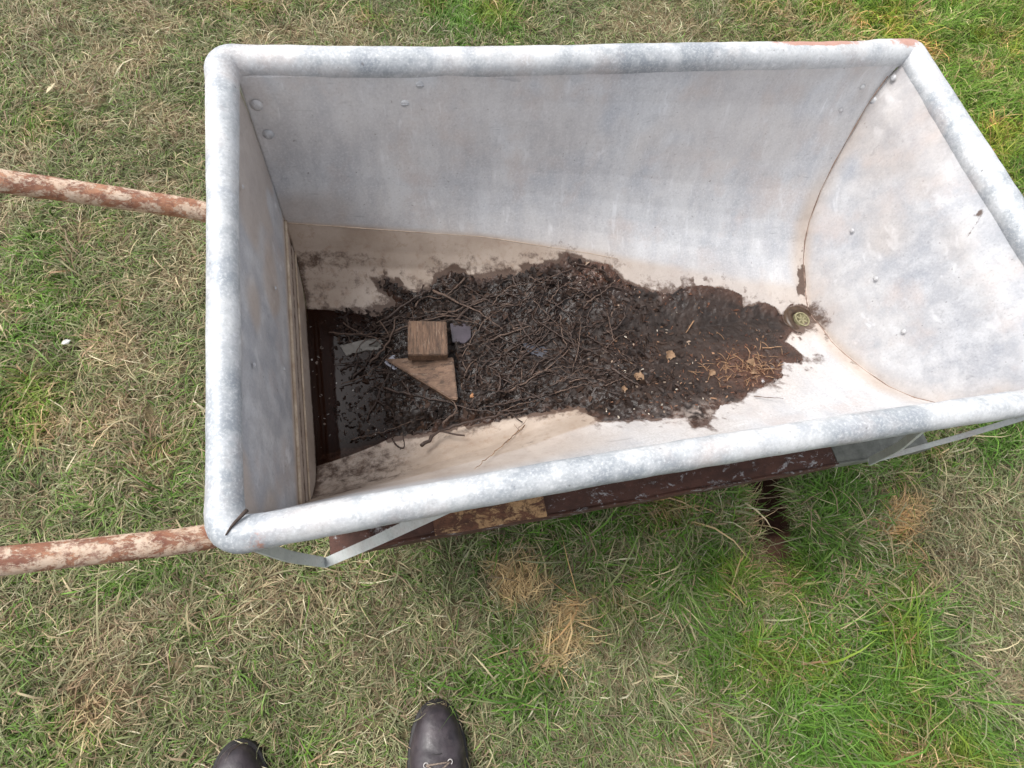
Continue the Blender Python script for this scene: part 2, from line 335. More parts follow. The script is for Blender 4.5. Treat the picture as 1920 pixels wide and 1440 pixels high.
    o = npmesh('grass', V, F, m, col=cc); tag(o, 'patchy short lawn of green and straw coloured blades around the trough', 'grass', kind='stuff'); return o
make_grass(1240000)

# ---------------------------------------------------------------- trough
cart = empty('feed_trough', (.4, .46, 0))
tag(cart, 'galvanised steel trough on rusty pipe handles standing on the lawn', 'trough')
def put(name, V, F, m, smooth=True, parent=None, **kw):
    """a part given in world coordinates, kept under the trough"""
    V = np.asarray(V, float)
    p = parent or cart; off = Vector((0, 0, 0)); q = p
    while q: off += q.location; q = q.parent
    return npmesh(name, V-np.array(off), F, m, p, smooth, **kw)
na, ns = 330, 150
a_ = np.linspace(0, 1, na); s_ = np.linspace(0, 1, ns); Ag, Sg = np.meshgrid(a_, s_, indexing='ij')
h_, z_, x_ = section(Ag, Sg); hn_, zn_, xn_ = section(Ag, Sg, True)
X = np.concatenate([x_, xn_[:, -2::-1]], 1); Y = np.concatenate([YC+h_, YC-hn_[:, -2::-1]], 1); Z = np.concatenate([z_, zn_[:, -2::-1]], 1); SS = np.concatenate([Sg, Sg[:, -2::-1]], 1)
AA = np.concatenate([Ag, Ag[:, -2::-1]], 1)
Y += .0018*(fbm(X, Z, sc_=7, oct_=2, seed=30)-.5)*2
tp = sm(.3, .0, SS); Y += np.where(Y > YC, .004, -.004)*tp; Z = np.minimum(Z, .664)
# the long walls bow inwards a little halfway along
bow = np.sin(np.clip(AA, 0, 1)*np.pi); Y -= np.where(Y > YC, .006, -.0065)*bow*sm(.5, .0, SS)
MUD = np.array([(-.179,.618),(-.149,.622),(-.095,.621),(-.019,.612),(.009,.617),(-.005,.634),(-.025,.648),(-.038,.666),(-.011,.666),(.015,.655),(.045,.634),(.073,.636),(.098,.651),(.132,.657),(.165,.643),(.186,.634),(.226,.635),(.266,.634),(.301,.635),(.346,.63),(.366,.639),(.413,.626),(.459,.611),(.489,.578),(.528,.561),(.573,.542),(.61,.55),(.658,.545),(.699,.539),(.745,.516),(.746,.494),(.785,.498),(.819,.483),(.832,.465),(.856,.481),(.882,.48),(.903,.467),(.9,.44),(.884,.42),(.839,.404),(.827,.415),(.795,.393),(.808,.375),(.816,.351),(.797,.331),(.762,.345),(.734,.305),(.69,.291),(.646,.278),(.612,.262),(.571,.264),(.516,.22),(.491,.219),(.494,.245),(.43,.254),(.346,.268),(.334,.291),(.325,.318),(.241,.323),(.136,.326),(.094,.327),(.032,.327),(-.049,.325),(-.129,.329),(-.169,.32),(-.183,.294)])
def sdist(x, y, P):
    """signed distance, positive inside"""
    d = np.full(x.shape, 9.); ins = np.zeros(x.shape, bool); n = len(P)
    for i in range(n):
        ax, ay = P[i]; bx, by = P[(i+1) % n]; ex, ey = bx-ax, by-ay
        t = np.clip(((x-ax)*ex+(y-ay)*ey)/(ex*ex+ey*ey), 0, 1); d = np.minimum(d, np.hypot(x-ax-t*ex, y-ay-t*ey))
        c = (ay > y) != (by > y); ins ^= c & (x < (bx-ax)*(y-ay)/(by-ay+1e-12)+ax)
    return np.where(ins, d, -d)
sdm = sdist(X, Y, MUD); n1 = fbm(X, Y, Z, 22, 4, 31); n2 = fbm(X, Y, Z, 7, 3, 32); n3 = fbm(X, Y, Z, 60, 3, 33)
below = sm(.57, .605, SS)                                              # past the crease
left = sm(.75, .45, AA)
stain = below*(.62+.38*left)+.35*sm(.09, .0, -sdm)*(1-below)
soil_seam = .46*sm(.968, .988, AA)*sm(.25, .5, SS)*sm(.44, .58, n3)*(.6+.8*n1)
stain = np.maximum(stain, .72*sm(.95, .985, AA)*sm(.2, .4, SS))       # along the end seam
stain = np.maximum(stain, .85*sm(.985, 1.0, AA)*sm(.15, .35, SS)*(.6+.6*n1))
near = Y < YC
stain = np.maximum(stain, near*sm(.36, .5, SS)*.75*sm(.62, .35, AA))
stain = np.maximum(stain, .42*sm(.16, .05, AA)*sm(.42, .5, SS)*n2*2)
stain = np.maximum(stain, .22*sm(.42, .56, n2+.12*sm(.5, .1, AA))*sm(.42, .2, SS))
soil = .66*sm(-.009, .002, sdm)+.42*sm(-.05, -.004, sdm)*(n1 > .46)*left
soil = np.maximum(soil, .49*sm(-.06, -.002, sdm)*sm(.42, .58, n3)*(.55+.9*n1)); soil = np.maximum(soil, (.14+.35*n3)*below*sm(.5, .62, n2+.15*(n1-.5))*(.35+.65*left))
soil = np.maximum(soil, .50*sm(.645, .68, SS)*sm(.76, .70, SS)*sm(.34, .02, AA)*(~near)*(.5+n1*.9))   # brown tide band on the far side
soil = np.maximum(soil, .50*sm(.60, .66, SS)*sm(.92, .8, SS)*sm(.42, .0, AA)*near*(.35+1.1*n1))
soil = np.maximum(soil, soil_seam); soil = np.maximum(soil, .62*sm(.03, .0, AA)*sm(.63, .7, SS))
def blob(cx, cy, cz, r, ang=0, asp=1):
    dx, dy = X-cx, Y-cy; u = dx*math.cos(ang)+dy*math.sin(ang); v = (-dx*math.sin(ang)+dy*math.cos(ang))*asp
    return sm(1.15, .75, np.sqrt(u*u+v*v+((Z-cz)*.5)**2)/r+1.3*(n3-.5)+.9*(n1-.5))
soil = np.maximum(soil, .75*blob(.893, .53, .335, .036, 1.4, 2.6)); soil = np.maximum(soil, .5*blob(.84, .337, .358, .022, .8, 1.4))
soil = np.maximum(soil, .8*blob(.900, .435, .32, .03, 1.9, 4))
lime = near*sm(.30, .55, AA)*sm(.95, .8, AA)*sm(.15, .3, SS)*sm(.74, .6, SS)*sm(.40, .55, n1)*.85
lime = np.maximum(lime, near*sm(.40, .7, AA)*sm(.55, .62, SS)*.7)
FV = np.stack([X, Y, Z], -1).reshape(-1, 3)
tub = put('tub', FV, grid_faces(na, 2*ns-1), M_TUB, attrs={'stain': np.clip(stain, 0, 1).ravel(), 'soil': np.clip(soil, 0, 1).ravel(), 'lime': lime.ravel()})
# end plates: fans of strips between the two long sides of a section
def plate(name, a, dx, m, dished=0.0, extra=.006):
    nn = 200; s = np.linspace(0, 1, nn); h, z, _ = section(np.full(nn, a), s); h = h+extra*sm(0, .1, s)+.004*sm(.3, 0, s); z = z-extra*sm(.7, 1, s)
    hn2, zn2, _ = section(np.full(nn, a), s, True); hn2 = hn2+extra*sm(0, .1, s)+.004*sm(.3, 0, s); zn2 = zn2-extra*sm(.7, 1, s)
    k = np.linspace(-1, 1, 241); lz = np.linspace(.68, min(z[-1], zn2[-1]), nn); hf = np.interp(lz, z[::-1], h[::-1]); hq = np.interp(lz, zn2[::-1], hn2[::-1])
    h = hf; Hh = YC+np.where(k[None] > 0, hf[:, None], hq[:, None])*k[None]; Zz = np.repeat(lz[:, None], 241, 1)
    f = (xl if a < .5 else xr); Xx = f(Zz)+dx
    Xx = Xx+(-.004 if a < .5 else .009)*sm(.60, .664, Zz); Zz = np.minimum(Zz, .664)
    Xx = Xx+dished*(1-k[None]**2)*(1-((Zz-.5)/.2)**2).clip(0, 1)+.0015*(fbm(Hh, Zz, sc_=8, oct_=2, seed=40)-.5)
    nz1 = fbm(Hh, Zz, sc_=12, oct_=4, seed=41); nz2 = fbm(Hh, Zz, sc_=5, oct_=3, seed=42)
    if a > .5:
        edge = sm(.05, .0, (1-np.abs(k[None]))*h[:, None]+0*Zz); st = .42*edge*sm(.64, .5, Zz)+.30*sm(.5, .66, nz2)+.35*sm(.42, .33, Zz); so_ = .62*sm(.375, .33, Zz)*sm(.08, .02, np.abs(Hh-.44))*nz1*1.7
        w1 = (Hh-.452)*.75+(Zz-.648); w2 = (Hh-.452)-(Zz-.648)*.75; so_ = np.maximum(so_, (.70*np.exp(-(w1/.012)**2-((w2-.004)/.006)**2)+.6*np.exp(-((w1+.030)/.03)**2-((w2+.002)/.0022)**2)))
    else:
        st = .6*sm(.52, .6, nz2)+.9*sm(.43, .405, Zz); so_ = .55*sm(.012, .002, np.abs(Zz-.365+.01*nz1))+.7*sm(.012, .0, (1-np.abs(k[None]))*h[:, None])*sm(.5, .3, Zz)+.62*sm(.268, .255, Zz)
        so_ = np.maximum(so_, .75*sm(.02, .0, np.abs(Hh-(.17+.7*(.66-Zz))))*sm(.62, .64, Zz)*sm(.45, .55, nz1))
    V = np.stack([Xx, Hh, Zz], -1).reshape(-1, 3)
    return put(name, V, grid_faces(nn, 241, flip=(a > .5)), m, attrs={'stain': np.clip(st, 0, 1).ravel(), 'soil': np.clip(so_, 0, 1).ravel(), 'lime': np.zeros(V.shape[0])})
lp = plate('end_plate', 0.0, -.0005, M_PLATE); rp = plate('end_plate', 1.0, -.0035, M_PLATE, dished=.006)
lp['label'] = 'flat grey end plate with brown bottom band'; rp['label'] = 'sloping pale end plate with rounded seam'
for o in (tub, lp, rp): solid(o, .0025, 1 if o is tub else -1)
# folded lip along both creases at the lower left, and a bead along the curved seam
def lipline(a, s, sgn, dz=.0):
    h, z, x = section(np.array(a), np.array(s), sgn < 0); return np.stack([x, YC+sgn*h, z+dz], 1)
M_LIP = simple('dirty_seam', (.10, .06, .045), (.34, .25, .20), 40)
sl = np.linspace(.05, .995, 70); Pq = np.concatenate([lipline(np.full(70, .9925), sl, 1), lipline(np.full(70, .9925), sl[::-1], -1)])
Pq[:, 0] += .0015
V, F = tube(Pq, .0011+.0004*np.sin(np.arange(140)*.9), 6); put('seam_bead', V, F, M_LIP)
# left pocket: horizontal fold line on the left plate
for zz, rr in ((.405, .003), (.335, .002)):
    hw = np.interp(zz, FZ[0][::-1], FH[0][::-1]); yy = np.linspace(-hw, hw, 60)
    V, F = tube(np.stack([np.full(60, xl(zz)+.0015), YC+yy, np.full(60, zz)+.0015*(fbm(yy, 1.0, sc_=9, oct_=2)-.5)], 1), rr, 8); put('fold_line', V, F, simple('plate_fold', (.33, .24, .17), (.58, .49, .38), 30))
V, F = tube(np.concatenate([lipline(np.linspace(.0, .6, 80), np.full(80, .597), 1)]), np.linspace(.0016, .0006, 80), 6); put('crease_lip', V, F, simple('beige_lip_highlight', (.36, .27, .20), (.55, .45, .36), 40))  # thin lip whose light beige paints the pale highlight along the crease

# rolled rim
rr = .0188; zc = .668
def rimpath():
    x0, x1, y0, y1 = -.184-rr+.001, .995+rr-.001, .1345-rr, .7895+rr; pts = []
    def arc(cx, cy, r, a0, a1, n=9):
        for t in np.linspace(a0, a1, n): pts.append((cx+r*math.cos(t), cy+r*math.sin(t)))
    r = .022
    arc(x0+r, y0+r, r, math.pi, 1.5*math.pi)
    for t in np.linspace(.02, .98, 50): pts.append((x0+r+t*(x1-x0-2*r), y0+.0075*math.sin(math.pi*t)))
    arc(x1-.012, y0+.012, .012, -.5*math.pi, 0, 7)
    for t in np.linspace(.02, .98, 30): pts.append((x1, y0+.012+t*(y1-y0-.024)))
    arc(x1-.012, y1-.012, .012, 0, .5*math.pi, 7)
    for t in np.linspace(.02, .98, 50): pts.append((x1-.012-t*(x1-x0-r-.012), y1-.007*math.sin(math.pi*t)))
    arc(x0+r, y1-r, r, .5*math.pi, math.pi)
    for t in np.linspace(.02, .98, 30): pts.append((x0, y1-r-t*(y1-y0-2*r)))
    return np.array([(a, b, zc+.002*math.sin(a*7+b*5)) for a, b in pts])
P = rimpath(); d = np.r_[0, np.cumsum(np.linalg.norm(np.diff(np.vstack([P, P[:1]]), axis=0), axis=1))]
s = np.linspace(0, d[-1], 700, endpoint=False); PP = np.vstack([P, P[:1]]); P = np.stack([np.interp(s, d, PP[:, k]) for k in range(3)], 1)
thk = .004*sm(.45, .80, P[:, 1])+.0055*sm(.9, 1.0, P[:, 0])*sm(.0, .4, P[:, 1]); thk = np.minimum(thk, .0055)
rad = rr+thk+.0012*(fbm(s, 0*s, sc_=14, oct_=3, seed=50)-.5); P[:, 1] += thk*sm(.7, .78, P[:, 1]); P[:, 0] += thk*sm(.97, .995, P[:, 0])
nearcorner = np.minimum.reduce([np.hypot(P[:, 0]-cx, P[:, 1]-cy) for cx, cy in ((-.195, .125), (-.195, .80))]); rad = rad+.0022*np.exp(-(nearcorner/.022)**2)
V, F = tube(P, rad, 28, closed=True)
V = V+(.0012*(fbm(V[:, 0], V[:, 1], V[:, 2], 45, 2, 51)-.5))[:, None]
def gs(x, c, w_): return np.exp(-((x-c)/w_)**2)
rust = .95*gs(V[:, 0], .80, .11)*(V[:, 1] > .7)*sm(-.010, .000, V[:, 1]-.810)+.75*gs(V[:, 0], 1.0, .045)*gs(V[:, 1], .818, .03)*sm(.792, .806, V[:, 1])
rust += .45*gs(V[:, 0], -.165, .02)*gs(V[:, 1], .105, .015)
put('rim', V, F, M_RIM, attrs={'rust': rust})
# split in the rolled corner of the rim
M_DARK = simple('dark_gap', (.03, .022, .018), (.08, .055, .045), 80)
cp = [(-.1755,.1375,.6815),(-.181,.130,.6867),(-.189,.122,.6888),(-.1945,.114,.6878)]
V, F = tube(smoothpath(cp, 14), np.interp(np.linspace(0, 1, 14), [0, .5, 1], [.0024, .0018, .0007]), 6); put('corner_split', V, F, M_DARK)

# bolts and rivets
def dome(c, nrm, r, hgt, slot=False):
    nrm = Vector(nrm).normalized(); q = nrm.to_track_quat('Z', 'Y'); V, F = [], []
    prof = [(r*1.25, 0), (r*1.25, hgt*.18), (r, hgt*.22), (r*.93, hgt*.6), (r*.65, hgt*.9), (r*.3, hgt), (0.0002, hgt)]; sg = 14
    for pr, pz in prof:
        for k in range(sg): t = 2*math.pi*k/sg; V.append(Vector(c)+q @ Vector((pr*math.cos(t), pr*math.sin(t), pz)))
    F = grid_faces(len(prof), sg, True, flip=True).tolist()
    if slot:
        i = len(V); 
        for zz in (hgt*.9, hgt*1.12):
            for sx, sy in ((-1, -.16), (1, -.16), (1, .16), (-1, .16)): V.append(Vector(c)+q @ Vector((sx*r*.8, sy*r, zz)))
        F += [[i+4, i+5, i+6, i+7], [i, i+1, i+5, i+4], [i+1, i+2, i+6, i+5], [i+2, i+3, i+7, i+6], [i+3, i, i+4, i+7]]
    return np.array([tuple(v) for v in V]), F
for (c, r, slot) in (((.086,.7835,.645),.0075,1),((.060,.7765,.616),.0075,1),((-.168,.776,.621),.0075,0),((-.163,.765,.573),.0075,0),((.911,.763,.582),.004,0),((.935,.778,.622),.0045,0)):
    V, F = dome((c[0], c[1]+.003, c[2]), (0, -1, .1), r, .004, slot); put('bolt', V, F, M_BOLT)
for c, r in (((.986,.776,.645),.0055),((.975,.769,.601),.0065),((.961,.762,.548),.006),((.940,.564,.464),.0045),((.940,.448,.464),.0045),((.940,.328,.467),.0045)):
    V, F = dome((c[0]-.0035, c[1], c[2]), (-1, 0, .25), r*.85, .002); put('rivet', V, F, M_BOLT)
for c in ((-.178,.521,.504),(-.183,.595,.648),(-.181,.334,.62),(-.18,.40,.46)):
    V, F = dome(c, (1, 0, 0), .0028, .002); put('rivet', V, F, M_BOLT)

# drain fitting at the shallow end
M_BRASS = simple('tarnished_brass', (.17, .15, .08), (.36, .33, .20), 220, .55, .8, .001); M_BRASSD = simple('mossy_plug_ring', (.08, .072, .035), (.20, .18, .10), 90)
dc = Vector((.866, .443, .3195)); dn = Vector((.10, .05, 1)).normalized(); q = dn.to_track_quat('Z', 'Y')
def ring(prof, sg=40, wob=0.0):
    V = []
    for pr, pz in prof:
        for k in range(sg): t = 2*math.pi*k/sg; V.append(dc+q @ Vector((pr*math.cos(t)*(1+wob*math.sin(3*t)), pr*math.sin(t), pz)))
    return np.array([tuple(v) for v in V]), grid_faces(len(prof), sg, True, flip=True).tolist()
V, F = ring([(.038, -.004), (.036, .0012), (.030, .0022), (.0245, .0012), (.021, -.001)], wob=.04); dr = put('drain_plug', V, F, simple('wet_mud_ring', (.035, .02, .012), (.075, .045, .025), 90, .35))
V, F = ring([(.0185, -.001), (.0182, .003), (.0165, .0042), (.0145, .0035), (.014, .0018), (.0001, .0015)], wob=.03); put('plug_cap', V, F, M_BRASSD, parent=dr)
parts = []
for k in range(3):
    t = .5+k*1.05; Vb = [dc+q @ Vector((sx*.0125*math.cos(t)-sy*.0016*math.sin(t), sx*.0125*math.sin(t)+sy*.0016*math.cos(t), zz)) for zz in (.001, .0032) for sx, sy in ((-1, -1), (1, -1), (1, 1), (-1, 1))]
    parts.append((np.array([tuple(v) for v in Vb]), [[4, 5, 6, 7], [0, 1, 5, 4], [1, 2, 6, 5], [2, 3, 7, 6], [3, 0, 4, 7]]))
V, F = ring([(.0172, .0038), (.0176, .0048), (.0150, .0048), (.0152, .0034)], wob=.03); parts.append((V, F))
V, F = join(parts); put('plug_grille', V, F, M_BRASS, parent=dr, smooth=False)

# pipe frame: each side rail runs on into its handle
def flange(x0, x1, ya, yb, z, th, m, name, lip=True, label=None):
    """flat top of an angle iron from x0 to x1 with a down-turned outer leg"""
    sg = 1 if ya < yb else -1; xs = np.linspace(x0, x1, 90)
    prof = [(ya, z-.034), (ya, z+.0005), (ya+sg*.0015, z+.0025), (ya+sg*.004, z+.0015), (ya+sg*.006, z), (yb, z), (yb, z-th), (ya+sg*.005, z-th), (ya+sg*.005, z-.034)] if lip else [(ya, z-th), (ya, z-.001), (ya+sg*.001, z), (yb, z), (yb, z-th)]
    V = np.array([[(x, y+.0007*math.sin(x*40+y*9), zz+.0006*math.sin(x*23+k)) for k, (y, zz) in enumerate(prof)] for x in xs]).reshape(-1, 3); n = len(prof)
    o = put(name, V, grid_faces(90, n, True).tolist()+[list(range(n)), list(range(90*n-1, 89*n-1, -1))], m, smooth=False)
    if label: o['label'] = label
def rail(yo, sg, yh):
    flange(-.150, .805, yo, yo+sg*.082, .33, .004, M_RAIL, 'side_rail')
    flange(.806, 1.02, yo+sg*.001, yo+sg*.070, .331, .004, M_BARE, 'rail_end', label='bare grey steel end of the side rail')
    P = smoothpath([(-.06, yo+sg*.08, .312), (-.14, yo+sg*.075, .325), (-.21, yo+sg*.06, .362), (-.33, yh, .42), (-.58, yh, .51), (-.80, yh, .585), (-.95, yh, .63)], 70)
    V, F = tube(P, .0185, 20); V = V+(.0010*(fbm(V[:, 0], V[:, 1], V[:, 2], 60, 3, 61)-.5))[:, None]; put('handle', V, F, M_HANDLE)
M_BARE = simple('bare_grey_steel', (.11, .115, .10), (.22, .225, .20), 40, .6)
rail(.1205, 1, .165); rail(.8035, -1, .759)
flange(.02, .215, .1215, .185, .3335, .002, M_RUSTBARE, 'rust_patch_plate', lip=False)
# galvanised straps from the rim down to the rails
def strap(pts, wdt, th, wd):
    P = smoothpath(pts, 24); T = np.gradient(P, axis=0); T /= np.linalg.norm(T, axis=1)[:, None]; wv = np.array(wd, float)
    A = wv[None]-T*(T @ wv)[:, None]; A /= np.linalg.norm(A, axis=1)[:, None]; B = np.cross(T, A)
    V = np.stack([P+A*wdt/2*a+B*th/2*b for a, b in ((-1, -1), (1, -1), (1, 1), (-1, 1))], 1).reshape(-1, 3)
    F = grid_faces(24, 4, True).tolist()+[[0, 1, 2, 3], [95, 94, 93, 92]]; return V, F
for sy, y0 in ((1, 0.), (-1, .924)):
    def m_(p): return [(a, y0+sy*b, c) for a, b, c in p]
    for pts in ([(-.195, .116, .655), (-.178, .108, .50), (-.155, .109, .345)], [(-.158, .109, .343), (-.06, .109, .50), (.045, .115, .652)],
                [(.862, .116, .343), (.79, .113, .50), (.70, .118, .652)], [(.86, .116, .345), (.93, .113, .50), (.995, .116, .652)]):
        V, F = strap(m_(pts), .009 if pts[-1][0] > .9 else .015, .004, (0, sy*.85, .5)); put('brace', V, F, M_STRAP, smooth=False)
# two splayed legs at the handle end, axle and two iron wheels under the shallow end
for y0, s1 in ((.139, 1), (.785, -1)):
    V, F = tube(smoothpath([(-.09, y0, .33), (-.08, y0+s1*.05, .17), (-.07, y0+s1*.10, .0)], 20), .014, 14); put('leg', V, F, M_RAIL)
V, F = tube([(-.072, .225, .03), (-.072, .699, .03)], .010, 12); put('leg_crossbar', V, F, M_RAIL)
V, F = tube([(.62, .28, .15), (.62, .64, .15)], .011, 12); put('axle', V, F, M_RAIL)
for y0 in (.139, .785):
    V, F = tube(smoothpath([(.70, y0+(.462-y0)*.5, .36), (.66, y0+(.462-y0)*.5, .25), (.62, y0+(.462-y0)*.47, .15)], 16), .012, 12); put('axle_stay', V, F, M_RAIL)
M_IRON = simple('rusty_iron', (.10, .045, .03), (.24, .11, .07), 50)
for y0 in (.30, .624):
    th = np.linspace(0, 2*math.pi, 48, endpoint=False); C0 = np.stack([.62+.138*np.cos(th), np.full(48, y0), .148+.138*np.sin(th)], 1)
    V = np.stack([C0+np.stack([np.cos(th)*r_, np.full(48, w_), np.sin(th)*r_], 1) for r_, w_ in ((.008, -.018), (.008, .018), (-.002, .018), (-.002, -.018))], 1).reshape(-1, 3)
    wh = put('wheel', V, grid_faces(48, 4, True).tolist()+[[188+j, j, (j+1) % 4, 188+(j+1) % 4] for j in range(4)], M_IRON, smooth=False)
    V, F = join([tube([(.62, y0, .148), (.62+.136*math.cos(t), y0, .148+.136*math.sin(t))], .005, 8) for t in np.arange(8)*math.pi/4]+[tube([(.62, y0-.025, .15), (.62, y0+.025, .15)], .022, 14)])
    put('spokes', V, F, M_IRON, parent=wh)

# ---------------------------------------------------------------- wet mud bed, water
mx_ = np.arange(-.186, .925, .0022); my_ = np.arange(.20, .70, .0022); MX, MY = np.meshgrid(mx_, my_, indexing='ij')
MF = floor_z(MX, MY); SD = sdist(MX, MY, MUD)
e1 = fbm(MX, MY, sc_=35, oct_=4, seed=70); e2 = fbm(MX, MY, sc_=120, oct_=3, seed=71); e3 = fbm(MX, MY, sc_=12, oct_=3, seed=72)
sd2 = SD+.016*(e1-.5)+.006*(e2-.5)
pile = sm(-.10, .02, MX)*sm(.62, .35, MX)                              # where the leaves have banked up
hole = sm(.040, .028, np.hypot(MX-dc.x, MY-dc.y))                       # kept clear round the drain
thick = np.clip(sd2, -.02, .06)*(.06+.46*pile)+(e1-.5)*.022*(.12+.88*sm(.62, .2, MX))*sm(0, .02, sd2)+(e2-.5)*.006*sm(0, .006, sd2)+.0006
thick = np.where(sd2 < 0, sd2*.5-.001, thick)-.02*hole
leftcut = sm(.0, -.15, MX+.07*(e3-.5)); thick = thick-leftcut*.026+.034*leftcut*sm(-.15, -.115, MX)*(fbm(MX, MY, sc_=70, oct_=3, seed=90)-.47); thick = thick-.030*sm(.585, .615, MY)*sm(-.01, -.04, MX)
cr = np.abs(fbm(MX, MY, sc_=75, oct_=3, seed=75)-.5)*2; thick = np.where(sd2 > 0, thick-.0045*(1-sm(0, .16, cr))*sm(.5, .15, MX), thick)
MZ = MF+thick; MZ = np.where((MX > -.04) & (MX < .112) & (MY > .365) & (MY < .545) & (thick > 0), np.minimum(MZ, .274), MZ)
wet = sm(.42, .56, e3+.05)
redd = .45*sm(.03, .0, SD)*sm(.45, .62, e1+.12*sm(.3, .7, MX))+.9*np.exp(-(((MX-.68)/.07)**2+((MY-.335)/.045)**2))+.8*np.exp(-(((MX-.42)/.05)**2+((MY-.60)/.035)**2))
mc = np.array((.020, .012, .0085))*(.55+.9*e2)[..., None]; mc = mc+(np.array((.050, .031, .023))-mc)*(.55*sm(.42, .6, e1)*sm(.25, .5, MX))[..., None]
mc = mc+(np.array((.15, .068, .042))*(.5+e2)[..., None]-mc)*np.clip(redd, 0, 1)[..., None]*.75
pal_ = np.exp(-(((MX-.535)/.07)**2+((MY-.25)/.02)**2)); mc = mc+(np.array((.30, .25, .22))*(.3+1.3*e2)[..., None]-mc)*(pal_*sm(.4, .6, e2))[..., None]
ok = (sd2 > -.006) & (MZ < .47); okf = ok[:-1, :-1] & ok[1:, :-1] & ok[1:, 1:] & ok[:-1, 1:]
F = grid_faces(*MX.shape)[okf.ravel()]; used, inv = np.unique(F, return_inverse=True); F = inv.reshape(F.shape)
m, n, b = mat('wet_mud', .5, 0, .42); h = N(n); hn = h.noise(170, 5, .75); h.to(h.mix(h.ramp(hn, .35, .7, 0, .6), h.attr('col', 'Color'), (.012, .008, .007)), b.inputs['Base Color'])
h.to(h.math('ADD', h.ramp(h.attr('wet'), 0, 1, .6, .22), h.ramp(hn, .3, .7, -.08, .12)), b.inputs['Roughness']); h.bump(b, h.math('ADD', hn, h.noise(60, 5, .7)), .55, .0025)
Vm = np.stack([MX, MY, MZ], -1).reshape(-1, 3)[used]
mud = npmesh('mud', Vm, F, m, col=mc.reshape(-1, 3)[used], attrs={'wet': wet.ravel()[used]})
tag(mud, 'dark wet leaf mud lying along the bottom of the trough', 'mud', kind='stuff')
def mudz(x, y):
    i = np.clip(((np.asarray(x)+.186)/.0022).astype(int), 0, MX.shape[0]-1); j = np.clip(((np.asarray(y)-.20)/.0022).astype(int), 0, MX.shape[1]-1)
    return np.maximum(MZ[i, j], MF[i, j])
WZ = .2515
wa = np.linspace(0, .42, 90); hs_ = []
for a in wa:
    h, z, x = section(np.full(200, a), np.linspace(0, 1, 200)); hs_.append((np.interp(WZ, z[::-1], x[::-1]), np.interp(WZ, z[::-1], h[::-1]) if z[-1] < WZ else 0))
hs_ = [q for q in hs_ if q[1] > .004]; k = np.linspace(-1, 1, 60); WX = np.array([[q[0]]*60 for q in hs_]); WY = np.array([[YC+(q[1]+.0008)*t for t in k] for q in hs_])
WX[0] -= .001
dep = np.clip(WZ-floor_z(WX, WY), 0, .1)
m, n, b = mat('murky_water', .03, 0, .5); b.inputs['IOR'].default_value = 1.33; h = N(n)
b.inputs['Base Color'].default_value = (.020, .008, .005, 1); tr = n.nodes.new("ShaderNodeBsdfTransparent"); tr.inputs[0].default_value = (.40, .29, .24, 1)
ms = n.nodes.new("ShaderNodeMixShader"); h.to(h.ramp(h.attr('depth'), .0, .018, .30, .97), ms.inputs[0]); n.links.new(tr.outputs[0], ms.inputs[1]); n.links.new(b.outputs[0], ms.inputs[2]); n.links.new(ms.outputs[0], n.nodes["Material Output"].inputs[0])
h.bump(b, h.noise(16, 2, .5), .12, .002)
water = npmesh('water', np.stack([WX, WY, np.full(WX.shape, WZ)], -1).reshape(-1, 3), grid_faces(*WX.shape), m, attrs={'depth': dep.ravel()})
tag(water, 'dark red brown rainwater pooled at the deep end of the trough', 'water', kind='structure')

# leaf litter: small rotting flakes pressed into the mud (uncountable)
def flakes(n_, xr_, yr_, size, pal, name, lab, catg, lift, red=False, sdmin=.004, rough=.5, asp=(1.2, 2.6), tilt=.35, wgt=None):
    x = rng.uniform(*xr_, n_*6); y = rng.uniform(*yr_, n_*6); s_d = sdist(x, y, MUD); k = s_d > sdmin
    if wgt is not None: k &= rng.random(len(x)) < wgt(x, y)
    x, y = x[k][:n_], y[k][:n_]; n = len(x); z = np.maximum(mudz(x, y), WZ-.001)+rng.uniform(*lift, n)
    az = rng.uniform(0, 2*np.pi, n); L = size*rng.lognormal(0, .35, n); Wd = L/rng.uniform(*asp, n)
    u = np.stack([np.cos(az), np.sin(az), rng.normal(0, tilt, n)], 1); v = np.stack([-np.sin(az), np.cos(az), rng.normal(0, tilt, n)], 1)
    c = np.stack([x, y, z], 1); up = np.array([0, 0, 1.])[None]*(L*rng.uniform(-.1, .35, n))[:, None]
    pt = [(-1, 0, 0), (-.35, -.8, 1), (.45, -.7, 1), (1, 0, 0), (.4, .75, 1), (-.4, .7, 1)]
    V = np.stack([c+u*(L*a/2)[:, None]+v*(Wd*b_/2)[:, None]*rng.uniform(.75, 1.25, (n, 1))+up*(w_ if True else 0)*.6 for a, b_, w_ in pt], 1).reshape(-1, 3)
    base = (np.arange(n)*6)[:, None, None]; F = (base+np.array([[0, 1, 2, 3], [0, 3, 4, 5]])).reshape(-1, 4)
    cc = np.array(pal)[rng.integers(0, len(pal), n)]*rng.uniform(.6, 1.35, (n, 1)); cc = np.repeat(cc[:, None], 6, 1).reshape(-1, 3)
    o = npmesh(name, V, F, vcol(name+'_flakes', rough, .25), smooth=False, col=cc); tag(o, lab, catg, kind='stuff'); return o
flakes(6400, (-.14, .60), (.29, .66), .0095, [(.022,.013,.010),(.028,.017,.013),(.038,.023,.017),(.016,.010,.008),(.052,.031,.022)], 'leaf_litter', 'rotting dark brown leaf fragments matted over the mud', 'leaf litter', (-.003, .0025), rough=.55,
       wgt=lambda x, y: np.clip(.04+sm(-.145, -.09, x+.05*(fbm(x, y, sc_=14, oct_=2, seed=95)-.5))*sm(.62, .35, x), 0, 1))
